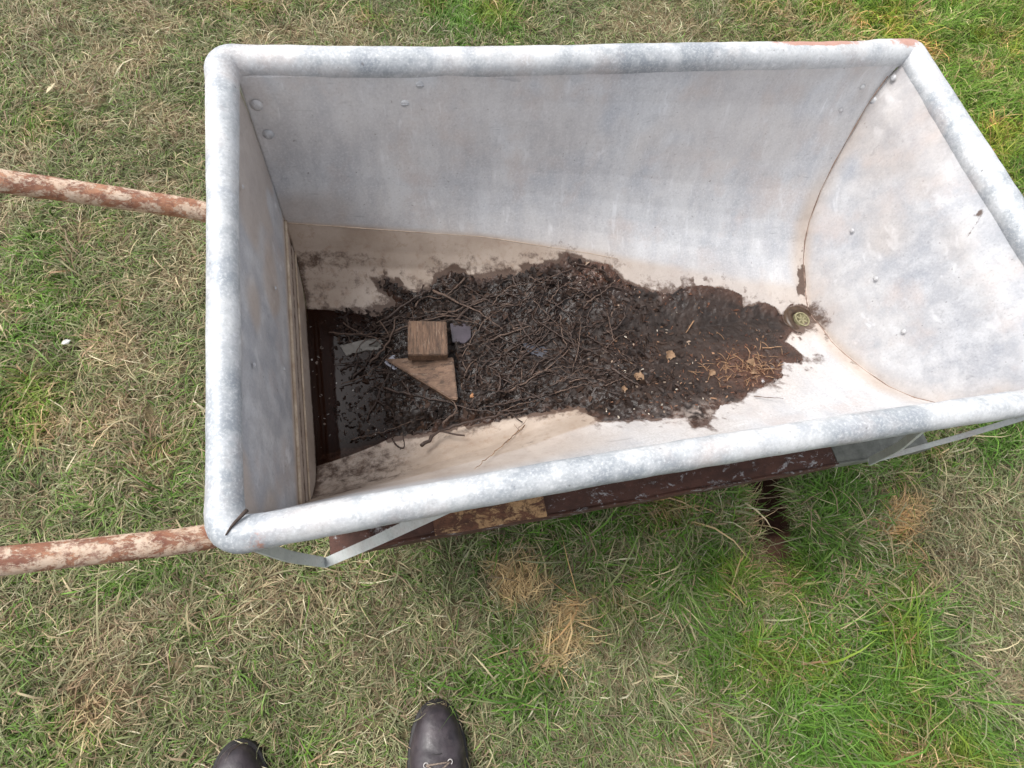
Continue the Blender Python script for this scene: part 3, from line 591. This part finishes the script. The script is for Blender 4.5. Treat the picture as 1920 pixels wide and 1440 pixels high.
flakes(950, (.42, .80), (.25, .62), .0055, [(.11,.05,.03),(.17,.08,.05),(.07,.035,.025),(.24,.14,.085),(.035,.02,.016)], 'dry_debris', 'dry reddish crumbs of bark and seed husk at the shallow end', 'debris', (-.0005, .003), rough=.8, asp=(1.5, 5), sdmin=-.002,
       wgt=lambda x, y: .10+.9*np.exp(-(((x-.68)/.08)**2+((y-.335)/.04)**2)))
flakes(230, (.36, .60), (.26, .66), .005, [(.28,.21,.16),(.20,.11,.07),(.42,.37,.31),(.14,.07,.045)], 'pale_crumbs', 'pale crumbs scattered on the middle of the mud', 'debris', (-.0005, .002), rough=.8, asp=(1.2, 3), sdmin=.0,
       wgt=lambda x, y: .25+.75*np.exp(-(((x-.42)/.05)**2+((y-.60)/.04)**2))+.5*np.exp(-(((x-.5)/.1)**2+((y-.29)/.03)**2)))

flakes(150, (-.172, -.03), (.31, .60), .0042, [(.30,.28,.26),(.16,.13,.11),(.10,.07,.05),(.40,.38,.36)], 'floating_bits_glints', 'tiny pale and brown bits and painted glints on the dark water', 'debris', (.0003, .0012), rough=.5, asp=(1, 3), tilt=.08)  # floating bits; the pale ones also paint glints on the water
# ---------------------------------------------------------------- twigs, each its own thing
M_TW = simple('wet_bark', (.022, .014, .011), (.075, .047, .036), 120, .5, .8, .0008); M_TWL = simple('grey_brown_bark', (.055, .036, .028), (.15, .10, .075), 120, .7, .8, .0008)
M_STRAW = simple('dry_straw', (.20, .105, .055), (.40, .25, .14), 90, .7)
def twig(pts, r, m, label, group=None, name='twig', branches=1, cat='twig', n=None):
    o3 = Vector(pts[0]); P = smoothpath(pts, n or max(8, 5*len(pts))); L = np.linalg.norm(P[-1]-P[0])
    jit = np.array([(rnd.gauss(0, 1), rnd.gauss(0, 1), rnd.gauss(0, .5)) for _ in P])*min(.0012, L*.012); P = P+jit
    rad = r*np.interp(np.linspace(0, 1, len(P)), [0, 1], [1, .45])*np.array([1+.25*(rnd.random()-.5)*2 for _ in P]); parts = [tube(P, rad, 6)]
    for _ in range(branches):
        if len(P) < 8: break
        i = rnd.randrange(2, len(P)-3); dr_ = P[i+1]-P[i]; dr_ /= np.linalg.norm(dr_)+1e-9; a = rnd.choice((-1, 1))*rnd.uniform(.5, 1.1); c, s = math.cos(a), math.sin(a)
        d2 = np.array((dr_[0]*c-dr_[1]*s, dr_[0]*s+dr_[1]*c, rnd.uniform(-.05, .25))); bl = L*rnd.uniform(.12, .3)
        parts.append(tube(np.array([P[i]+d2*bl*t+np.array((rnd.gauss(0, .001), rnd.gauss(0, .001), 0))*t for t in (0, .35, .7, 1)]), r*.55, 5))
    V, F = join(parts); o = npmesh(name, V-np.array(o3), F, m); o.location = o3; tag(o, label, cat, group); return o
TW = [
([(.084,.616,.300),(.178,.549,.300),(.211,.512,.296)],.0034,1,'stout grey brown twig running from the far mud edge down right of the square block'),
([(.153,.63,.312),(.111,.6,.302)],.0028,1,'short thick grey twig poking up above the block at the far mud edge'),
([(.255,.585,.302),(.279,.513,.300),(.331,.44,.298)],.0030,1,'long straight twig slanting down right across the middle of the mud'),
([(.23,.526,.292),(.255,.477,.293),(.281,.417,.294)],.0034,1,'straight grey twig lying right of the block beside the wet slate shard'),
([(-.04,.426,.270),(-.014,.412,.274),(.071,.38,.278),(.127,.346,.290),(.178,.336,.295),(.24,.334,.299)],.0026,0,'long bent twig passing under the tip of the wooden wedge'),
([(-.132,.567,.258),(-.109,.558,.260),(-.057,.55,.264),(-.004,.545,.270)],.0022,1,'pale curved twig floating on the water left of the block'),
([(-.047,.541,.266),(-.01,.497,.268),(.023,.457,.270)],.0016,1,'thin pale stem crossing the water towards the left of the block'),
([(.018,.289,.300),(.045,.311,.292),(.082,.322,.292),(.155,.328,.295),(.229,.33,.300)],.0040,0,'thick dark stick along the near edge of the mud ending on the beige wall'),
([(-.033,.318,.279),(-.026,.298,.288),(-.012,.289,.295),(-.013,.323,.285)],.0024,0,'small hooked dark twig curling over the near edge of the mud'),
([(.161,.255,.348),(.217,.306,.306),(.237,.321,.302)],.0008,1,'very fine stalk resting on the beige near wall right of the thick stick'),
([(-.001,.437,.270),(.015,.392,.275),(.027,.361,.280)],.0022,0,'crooked twig pointing down from the left side of the wedge'),
([(.44,.585,.318),(.448,.55,.313),(.435,.516,.309),(.412,.495,.303),(.362,.475,.298)],.0026,0,'hooked dark twig curving down at the right of the twig tangle'),
([(.461,.436,.311),(.443,.414,.307),(.399,.397,.303)],.0024,1,'short curved twig with pale tip on the bare mud'),
([(.395,.385,.303),(.342,.376,.301),(.289,.361,.299),(.202,.353,.294),(.128,.348,.289)],.0030,0,'long dark stick lying along the tangle below the pebble'),
([(.131,.497,.282),(.17,.468,.283),(.23,.493,.289),(.292,.526,.297)],.0026,0,'dark twig rising from the lower right corner of the block towards the right'),
([(.151,.422,.283),(.218,.429,.287),(.298,.442,.293),(.334,.452,.295)],.0024,0,'dark twig lying straight to the right of the wedge'),
([(.12,.362,.289),(.15,.386,.290),(.2,.395,.292),(.268,.407,.294)],.0026,0,'forked twig starting at the wedge tip and reaching right'),
([(-.022,.573,.273),(.025,.6,.286),(.082,.619,.300)],.0038,0,'bundled dark stick leaning from the water to the far mud edge'),
([(-.054,.476,.260),(-.014,.457,.266),(.033,.413,.270)],.0016,0,'thin dark twig in the water left of the wedge'),
([(.063,.331,.288),(.098,.354,.288),(.086,.38,.284)],.0032,1,'short stubby twig below the wedge tip'),
([(.251,.622,.316),(.262,.578,.304),(.265,.53,.296)],.0034,0,'dark stem standing out from the far mud edge near the reddish mound'),
([(.273,.481,.290),(.3,.402,.295),(.316,.38,.300)],.0018,0,'thin crossing twig right of the slate shards'),
([(.427,.379,.309),(.451,.355,.317),(.46,.32,.345)],.0018,0,'slim twig at the right end of the tangle beside a dry leaf')]
for pts, r, lt, lab in TW: twig(pts, r*.8, M_TWL if lt else M_TW, lab, 'twigs tangled on the mud')
LM = [('the square block', .057, .499), ('the wedge tip', .098, .37), ('the oval nut', .139, .381), ('the purple shard', .128, .518), ('the blue grey shard', .275, .455), ('the pale sunken shard', -.055, .525),
      ('the round pebble', .30, .605), ('the reddish mound', .42, .60), ('the thick dark stick', .12, .32), ('the folded tan leaf', .451, .352), ('the orange leaf scrap', .538, .398), ('the reddish debris', .68, .335), ('the drain plug', .866, .443)]
SEEN = set()
def near_lab(x, y, dx, dy, L, r, tone, what):
    nm, lx, ly = min(LM, key=lambda q: math.hypot(q[1]-x, q[2]-y)); ex, ey = x-lx, y-ly; d_ = math.hypot(ex, ey)
    side = 'close beside' if d_ < .02 else (('right of' if ex > 0 else 'left of') if abs(ex) > abs(ey) else ('just above' if ey > 0 else 'just below'))
    a = math.degrees(math.atan2(dy, dx)) % 180; sl = 'level' if a < 18 or a > 162 else ('upright' if 70 < a < 110 else ('rising right' if a < 90 else 'falling right'))
    ln = 'long' if L > .095 else ('short' if L < .055 else 'mid length'); tk = 'thick' if r > .0016 else ('fine' if r < .0010 else 'thin')
    return f'{ln} {tk} {tone} {what} lying {sl} {side} {nm}'
for i in range(330):
    x = rnd.uniform(-.10, .46); x = x if rnd.random() > .25 else rnd.uniform(0, .35); y = rnd.uniform(.335, .63); L = rnd.uniform(.03, .17)*(1 if x < .36 else .6)
    a = rnd.gauss(.15, .75); pts = []; cv = rnd.gauss(0, .5)
    for t in (-.5, -.17, .17, .5):
        aa = a+cv*t; pts.append([x+L*t*math.cos(aa), y+L*t*math.sin(aa), 0])
    pa = np.array(pts); s_d = sdist(pa[:, 0], pa[:, 1], MUD)
    if s_d.min() < .006 or pa[:, 0].min() < -.14 or ((pa[:, 0] > -.005) & (pa[:, 0] < .112) & (pa[:, 1] > .37) & (pa[:, 1] < .545)).any(): continue
    zz = np.maximum(mudz(pa[:, 0], pa[:, 1]), WZ); lift = rnd.uniform(.001, .007); zl = np.interp(np.arange(4), [0, 3], [zz[0], zz[3]]); zz = np.maximum(zz, zl)*.7+zz*.3+lift
    pa[:, 2] = zz; r = rnd.uniform(.0007, .0019) if rnd.random() < .8 else rnd.uniform(.0019, .0028)
    tone = 'dark' if rnd.random() < .75 else 'grey brown'; lab = near_lab(x, y, pa[3, 0]-pa[0, 0], pa[3, 1]-pa[0, 1], L, r, tone, 'twig')
    if lab in SEEN: continue
    SEEN.add(lab); twig([tuple(p) for p in pa], r, M_TW if tone == 'dark' else M_TWL, lab, 'twigs tangled on the mud', branches=rnd.choice((0, 0, 1)))
ST = [([(.734,.381,.339),(.778,.378,.341)],'orange straw lying just below the drain plug'),([(.707,.329,.357),(.739,.323,.361)],'straight pale straw at the right edge of the mud'),([(.64,.398,.308),(.63,.36,.325),(.613,.325,.350)],'broad bent straw standing out of the reddish debris'),
 ([(.627,.478,.304),(.601,.452,.304)],'short pale straw in the middle of the bare dark mud'),([(.67,.444,.307),(.654,.423,.308)],'tiny straw on the dark mud left of the drain plug'),([(.562,.395,.305),(.60,.400,.307),(.634,.399,.309)],'thin grey straw lying level across the mud'),
 ([(.582,.367,.314),(.543,.318,.345)],'thin straw slanting below the level grey straw'),([(.443,.336,.310),(.466,.372,.302)],'small straw pointing up from the dry leaf'),([(.458,.306,.342),(.465,.285,.360)],'short brown straw below the dry leaf'),
 ([(.391,.627,.326),(.421,.544,.303)],'long thin stem running down from the reddish mound at the far edge'),([(.445,.615,.333),(.437,.559,.308)],'upright brown stem on the right of the reddish mound'),([(.406,.622,.330),(.49,.604,.338)],'thin stem sticking out over the far edge of the mud'),
 ([(.753,.39,.333),(.736,.403,.322)],'stubby orange straw below the drain'),([(.645,.268,.385),(.684,.248,.408)],'dark fine stalk on the bare metal at the right')]
for i, (pts, lab) in enumerate(ST): twig(pts, .0010 if i not in (0, 2, 3) else .0016, M_STRAW if i not in (9, 10, 13) else M_TWL, lab, 'straws on the mud', branches=0, name='straw', cat='straw', n=8)
def near_lab2(x, y, a):
    c = [('the larger pale leaf chip', .69, .347), ('the small creamy leaf chip', .685, .326), ('the broad bent straw', .627, .36), ('the right edge straw', .723, .326), ('the orange straw', .755, .38), ('the pointed buff leaf', .598, .338), ('the near mud edge', .66, .295)]
    nm, lx, ly = min(c, key=lambda q: math.hypot(q[1]-x, q[2]-y)); ex, ey = x-lx, y-ly; side = ('right of' if ex > 0 else 'left of') if abs(ex) > abs(ey) else ('above' if ey > 0 else 'below')
    a = math.degrees(a) % 180; sl = 'level' if a < 25 or a > 155 else ('upright' if 65 < a < 115 else ('rising' if a < 90 else 'falling'))
    return f'tiny broken {sl} straw in the reddish debris {side} {nm}'
for i in range(160):
    x = rnd.gauss(.675, .045); y = rnd.gauss(.338, .022); a = rnd.uniform(0, 3.14); L = rnd.uniform(.008, .028); z = float(mudz(np.array([x]), np.array([y]))[0])
    if sdist(np.array([x]), np.array([y]), MUD)[0] < .003: continue
    lab = near_lab2(x, y, a)
    if lab in SEEN: continue
    SEEN.add(lab); twig([(x, y, z+.001), (x+L*.5*math.cos(a), y+L*.5*math.sin(a), z+.004), (x+L*math.cos(a), y+L*math.sin(a), float(mudz(np.array([x+L*math.cos(a)]), np.array([y+L*math.sin(a)]))[0])+.002)], rnd.uniform(.0005, .0011), M_STRAW,
         lab, 'straws on the mud', branches=0, name='straw', cat='straw', n=6)
# fine stalk on the near wall
twig([(.218,.3,.300),(.173,.269,.318),(.109,.212,.423),(.09,.194,.463)], .0009, M_STRAW, 'thin dry stalk leaning up the beige near wall', name='dry_stalk', cat='stalk', branches=0)

# dry leaves
M_LEAF = simple('dry_leaf', (.16, .09, .05), (.30, .20, .12), 60, .75)
for (x, y, a, L, lab) in ((.538,.398,.9,.026,'orange curled leaf scrap in the middle of the dark mud'),(.451,.352,-.7,.024,'folded tan leaf among the twigs at the right of the tangle'),(.598,.338,.7,.017,'small pointed buff leaf beside the reddish debris'),(.690,.347,-.6,.022,'pale chip of leaf on top of the reddish debris'),
                          (.685,.326,.2,.016,'creamy leaf chip just below the larger pale chip'),(.41,.33,1.2,.015,'little buff leaf near the near edge of the mud')):
    nU, nV = 12, 7; u = np.linspace(0, 1, nU)[:, None]; v = np.linspace(-1, 1, nV)[None]; wid = np.sin(np.pi*u**.8)*.36*L; lx = (u-.5)*L+0*v; ly = v*wid*(1+.2*np.sin(u*19)); lz = .0035+(v**2)*wid*.55+.0018*np.sin(u*7+x*90)+.0006*np.abs(v)
    c, s = math.cos(a), math.sin(a); z0 = float(mudz(np.array([x]), np.array([y]))[0]); V = np.stack([c*lx-s*ly, s*lx+c*ly, lz], -1).reshape(-1, 3)
    o = npmesh('dry_leaf', V, grid_faces(nU, nV), M_LEAF); o.location = (x, y, z0-.001); tag(o, lab, 'leaf'); solid(o, .0004)

# ---------------------------------------------------------------- wood offcuts, shards, pebble
def wood(name, a, b_, st):
    m, n, b = mat(name, .75); h = N(n); f = h.noise(20, 7, .75, st, .25); c = h.mix(h.ramp(f, .36, .60), a, b_)
    c = h.mix(h.ramp(h.noise(34, 5, .75, st), .52, .60, 0, .8), c, (.05, .03, .02)); c = h.mix(h.ramp(h.noise(48, 5, .7, st, off=(2, 2, 2)), .57, .66, 0, .7), c, (.30, .225, .165))
    c = h.mix(h.ramp(h.noise(35, 5, .7), .48, .68, 0, .65), c, (.06, .040, .028)); h.to(c, b.inputs['Base Color']); h.bump(b, f, .8, .002); return m
def prism(name, top, z0, z1, m, slope=None, bev=.0018):
    bm = bmesh.new(); n = len(top); lo = [bm.verts.new((x, y, z0)) for x, y in top]; hi = [bm.verts.new((x, y, z1+(slope[i] if slope else 0))) for i, (x, y) in enumerate(top)]
    bm.faces.new(hi); bm.faces.new(lo[::-1])
    for i in range(n): bm.faces.new((lo[i], lo[(i+1) % n], hi[(i+1) % n], hi[i]))
    bmesh.ops.recalc_face_normals(bm, faces=bm.faces); bmesh.ops.bevel(bm, geom=bm.edges[:], offset=bev, segments=2, affect='EDGES')
    me = bpy.data.meshes.new(name); bm.to_mesh(me); bm.free(); me.materials.append(m); return me
def place(me, name, loc, rz, label, cat, rot=None):
    o = bpy.data.objects.new(name, me); sc.collection.objects.link(o); o.location = loc; o.rotation_euler = rot or (0, 0, rz); tag(o, label, cat); return o
bw, bh_ = .0385, .0375
me = prism('wood_block', [(-bw, -bh_), (bw, -bh_*.98), (bw*.97, bh_), (-bw*.98, bh_*1.02)], 0, .026, wood('weathered_wood', (.072, .040, .026), (.195, .116, .072), (9, .8, 9)))
place(me, 'wood_block', (.0567, .4985, .2935), R_(-6.5), 'weathered brown square offcut of wood with vertical grain lying on the wedge', 'wood block', rot=(R_(-1), R_(2), R_(-6.5)))
me = prism('wood_wedge', [(-.031-.05, .486-.43), (.103-.05, .462-.43), (.0985-.05, .373-.43), (.087-.05, .376-.43)], 0, .023, wood('pale_damp_wood', (.115, .068, .046), (.235, .145, .095), (1.2, 4, 4)), slope=[-.018, .004, 0, -.002])
place(me, 'wood_wedge', (.05, .43, .270), 0, 'pale brown triangular wooden wedge pointing down from under the square block', 'wedge')
M_SLATE = simple('wet_slate', (.028, .020, .028), (.055, .042, .055), 30, .28, .25, .001, spec=.6)
me = prism('slate_shard', [(-.021, .022), (.021, .019), (.019, -.012), (.006, -.024), (-.019, -.02)], 0, .006, M_SLATE, bev=.001); place(me, 'slate_shard', (.128, .518, .283), -.08, 'dark purple flat shard at the right of the square block', 'shard', rot=(R_(3), 0, -.08))
me = prism('slate_shard', [(-.035, .008), (.03, .014), (.038, -.004), (.01, -.016), (-.02, -.010)], 0, .005, simple('wet_blue_slate', (.04, .04, .05), (.085, .085, .10), 30, .25, .25, .001, spec=.7), bev=.001)
place(me, 'slate_shard', (.275, .455, .292), -.35, 'blue grey wet shard among twigs in the middle of the mud', 'shard', rot=(R_(-4), R_(3), -.4))
me = prism('slate_shard', [(-.06, .012), (.0, .02), (.055, .004), (.05, -.016), (-.01, -.006), (-.05, -.013)], 0, .006, simple('submerged_pale_shard', (.11, .10, .085), (.22, .20, .175), 25, .3, .2, .001), bev=.001)
place(me, 'slate_shard', (-.055, .525, .249), .02, 'pale curved shard half under water left of the block', 'shard', rot=(0, 0, .02))
me = prism('slate_shard', [(-.03, -.004), (.024, .034), (.03, .026), (.028, -.03), (-.01, -.028)], 0, .005, simple('wet_glassy_shard', (.16, .16, .20), (.28, .28, .34), 18, .15, .1, .001, spec=.8), bev=.001)
place(me, 'slate_shard', (-.003, .488, .262), .1, 'bluish wet shard pointing left from under the block', 'shard')
for (x, y, z, s, lab, cat, cA, cB) in ((.139,.381,.287,.011,'orange brown oval nut beside the tip of the wedge','nut',(.32,.15,.07),(.50,.28,.15)),(.30,.605,.305,.007,'small pale round pebble at the far edge of the mud','pebble',(.35,.33,.31),(.6,.57,.54)),
                                   (.312,.598,.305,.006,'smaller pale pebble just right of the round pebble','pebble',(.3,.27,.25),(.5,.47,.44)),(.445,.60,.322,.007,'creamy square chip on the reddish mound','chip',(.5,.42,.33),(.7,.62,.5))):
    bm = bmesh.new(); bmesh.ops.create_icosphere(bm, subdivisions=3, radius=s)
    for v in bm.verts: v.co = Vector((v.co.x*1.45, v.co.y*.85, v.co.z*.7))*(1+.25*(float(fbm(np.array([v.co.x*90]), np.array([v.co.y*90]), np.array([v.co.z*90]), 1, 2, 80)[0])-.5))
    me = bpy.data.meshes.new(cat); bm.to_mesh(me); bm.free(); me.materials.append(simple(cat+'_skin', cA, cB, 60))
    for p in me.polygons: p.use_smooth = True
    place(me, cat, (x, y, z), .2, lab, cat)

# ---------------------------------------------------------------- person: only the toes of the boots are in the photograph
person = empty('person', (-.19, -.37, 0)); tag(person, 'person in dark brown leather lace-up boots standing at the near side of the trough', 'person')
mL, n, b = mat('boot_leather', .38, 0, .5); h = N(n); c = h.mix(h.ramp(h.noise(30, 5, .6), .35, .65), (.024, .019, .024), (.060, .048, .055))
c = h.mix(h.ramp(h.noise(18, 5, .7, off=(3, 0, 0)), .55, .75, 0, .55), c, (.15, .125, .12)); h.to(c, b.inputs['Base Color']); h.to(h.ramp(h.noise(45, 4, .6), .3, .7, .32, .6), b.inputs['Roughness']); h.bump(b, h.math('ADD', h.noise(140, 4, .7), h.noise(22, 3, .6)), .5, .0012)
M_SOLE = simple('boot_sole', (.012, .011, .012), (.03, .027, .027), 60, .6); M_LACE = simple('boot_lace', (.05, .035, .03), (.34, .27, .22), 420, .8); M_EYE = simple('steel_eyelet', (.30, .28, .27), (.45, .43, .42), 90, .35)
M_TROU = simple('dark_trousers', (.03, .032, .04), (.05, .052, .06), 90, .9)
D = [0, .004, .012, .025, .045, .07, .10, .135, .17, .20, .235, .262, .28, .29]; Wd = [.003, .015, .026, .0355, .0445, .0515, .0545, .052, .046, .041, .0385, .036, .026, .004]
Hh = [.030, .042, .051, .059, .066, .073, .085, .104, .125, .14, .14, .13, .12, .08]
def boot(tip, ang, lab):
    bt = empty('boot', (0, 0, 0)); bt.parent = person; bt.location = Vector(tip)-person.location; bt.rotation_euler = (0, 0, ang); bt['label'] = lab
    nd = 60; dd = np.linspace(0, 1, nd)**1.4*.29; W_ = np.interp(dd, D, Wd); H_ = np.interp(dd, D, Hh); sg = 40; V = []
    for k in range(3): W_[1:-1] = (W_[:-2]+W_[1:-1]*2+W_[2:])/4; H_[1:-1] = (H_[:-2]+H_[1:-1]*2+H_[2:])/4
    th = np.linspace(0, 2*math.pi, sg, endpoint=False); cx = np.sign(np.cos(th))*np.abs(np.cos(th))**.8; sz = np.sin(th)
    for d_, w_, hh in zip(dd, W_, H_):
        zt = np.where(sz > 0, .024+(hh-.024)*np.abs(sz)**.9, .024-.010*np.abs(sz)**.5); V.append(np.stack([w_*cx, np.full(sg, -d_), zt], 1))
    V = np.concatenate(V); cr_ = .0012*np.sin(V[:, 1]*260+3*np.sin(V[:, 0]*60))*sm(.062, .075, -V[:, 1])*sm(.13, .115, -V[:, 1]); V[:, 2] += cr_*(V[:, 2] > .04)
    Fq = grid_faces(nd, sg, True, flip=True).tolist()+[list(range(sg)), list(range(nd*sg-1, (nd-1)*sg-1, -1))]
    shaft = tube([(0, -.205, .07), (0, -.212, .13), (0, -.218, .17), (0, -.22, .2)], [.047, .052, .055, .056], 28); V, F = join([(V, Fq), shaft]); npmesh('upper', V, F, mL, bt)
    # welt and sole
    prof = [(0, .0), (1.0, .0), (1.0, .017), (1.0, .021), (.97, .0235), (0, .0235)]; P2 = [(w_+.005, -d_+ (.004 if d_ < .05 else 0)) for d_, w_ in zip(dd, W_)]
    out = [(a, b_) for a, b_ in P2]+[(-a, b_) for a, b_ in P2[::-1]]; V = []
    for z0, g in ((0, -.002), (.004, 0), (.017, 0), (.0215, -.0005), (.0235, -.003)):
        V += [((abs(a)+g)*math.copysign(1, a), b_-g if b_ > -.1 else b_, z0) for a, b_ in out]
    no = len(out); F = grid_faces(5, no, True).tolist()+[list(range(no)), list(range(5*no-1, 4*no-1, -1))]; npmesh('sole', V, F, M_SOLE, bt)
    # toe cap seam
    us = np.linspace(-1, 1, 30); zz = lambda d_, u_: .024+(np.interp(d_, dd, H_)-.024)*np.sqrt(np.clip(1-u_*u_, 0, 1))**.9+.0006
    V, F = tube([(u_*.9*np.interp(.028+.004*u_*u_, dd, W_), -(.078-.012*u_*u_), zz(.078-.012*u_*u_, u_*.9)) for u_ in us], .0008, 5); npmesh('toe_seam', V, F, M_SOLE, bt)
    for k in range(5):
        d_ = .092+k*.022; zt = np.interp(d_, dd, H_)
        for s1 in (-1, 1):
            ex = s1*.022; zq = .024+(zt-.024)*math.sqrt(1-(.022/np.interp(d_, dd, W_))**2)**.9
            t = np.linspace(0, 2*math.pi, 16, endpoint=False); V, F = tube(np.stack([ex+.0042*np.cos(t), -d_+.0042*np.sin(t), zq+.0016+0*t-abs(0)], 1), .0012, 6, closed=True); npmesh('eyelet', V, F, M_EYE, bt)
            zn = .024+(np.interp(d_+.022, dd, H_)-.024)
            V, F = tube(smoothpath([(ex, -d_, zq+.001), (ex*.5, -d_-.006, zt+.003), (-ex*.5, -d_-.016, zn+.003), (-ex, -d_-.022, zn-.003)], 14), .0017, 6)
            if k < 4: npmesh('lace', V, F, M_LACE, bt)
    V, F = tube([(-.022, -.092, .077), (-.01, -.0915, .0835), (.01, -.0915, .0835), (.022, -.092, .077)], .0017, 6); npmesh('lace', V, F, M_LACE, bt)
    return bt
boot((-.388, -.150, 0), R_(2), 'left boot with smooth dark toe'); boot((-.017, -.159, 0), R_(-5), 'right boot with its laces in view')
tv = [(-.20,-.50,.93),(-.30,-.49,.84),(-.36,-.45,.48),(-.385,-.40,.19),(-.11,-.49,.84),(-.07,-.45,.48),(-.035,-.405,.19),(-.20,-.50,1.02)]; tr_ = [.12,.10,.068,.066,.10,.068,.066,.13]
me = bpy.data.meshes.new('trousers'); me.from_pydata([tuple(Vector(v)-person.location) for v in tv], [(0,1),(1,2),(2,3),(0,4),(4,5),(5,6),(0,7)], []); me.materials.append(M_TROU)
o = bpy.data.objects.new('trousers', me); sc.collection.objects.link(o); o.parent = person; md = o.modifiers.new('skin', 'SKIN')
for v, r in zip(me.skin_vertices[0].data, tr_): v.radius = (r, r)
me.skin_vertices[0].data[0].use_root = True; o.modifiers.new('sub', 'SUBSURF').levels = 2

# small things in the grass
def scrap(x, y, L, a, lab, col):
    V = np.array([(-L, 0, .0), (-L*.3, -.006, .006), (L*.5, -.004, .004), (L, .002, .007), (L*.3, .006, .008), (-L*.4, .005, .005)]); c, s = math.cos(a), math.sin(a); V[:, :2] = V[:, :2] @ np.array([[c, s], [-s, c]])
    o = npmesh('leaf_scrap', V, [[0, 1, 2, 3, 4, 5]], simple('scrap', col, tuple(k*1.25 for k in col), 80), smooth=False); o.location = (x, y, .020); solid(o, .0008); tag(o, lab, 'leaf scrap')
scrap(-.748, .738, .012, .1, 'small white scrap in the green grass left of the trough', (.45, .45, .42))
scrap(-.855, 1.55, .02, .9, 'curled pale leaf scrap on the lawn beyond the far handle', (.45, .38, .24))
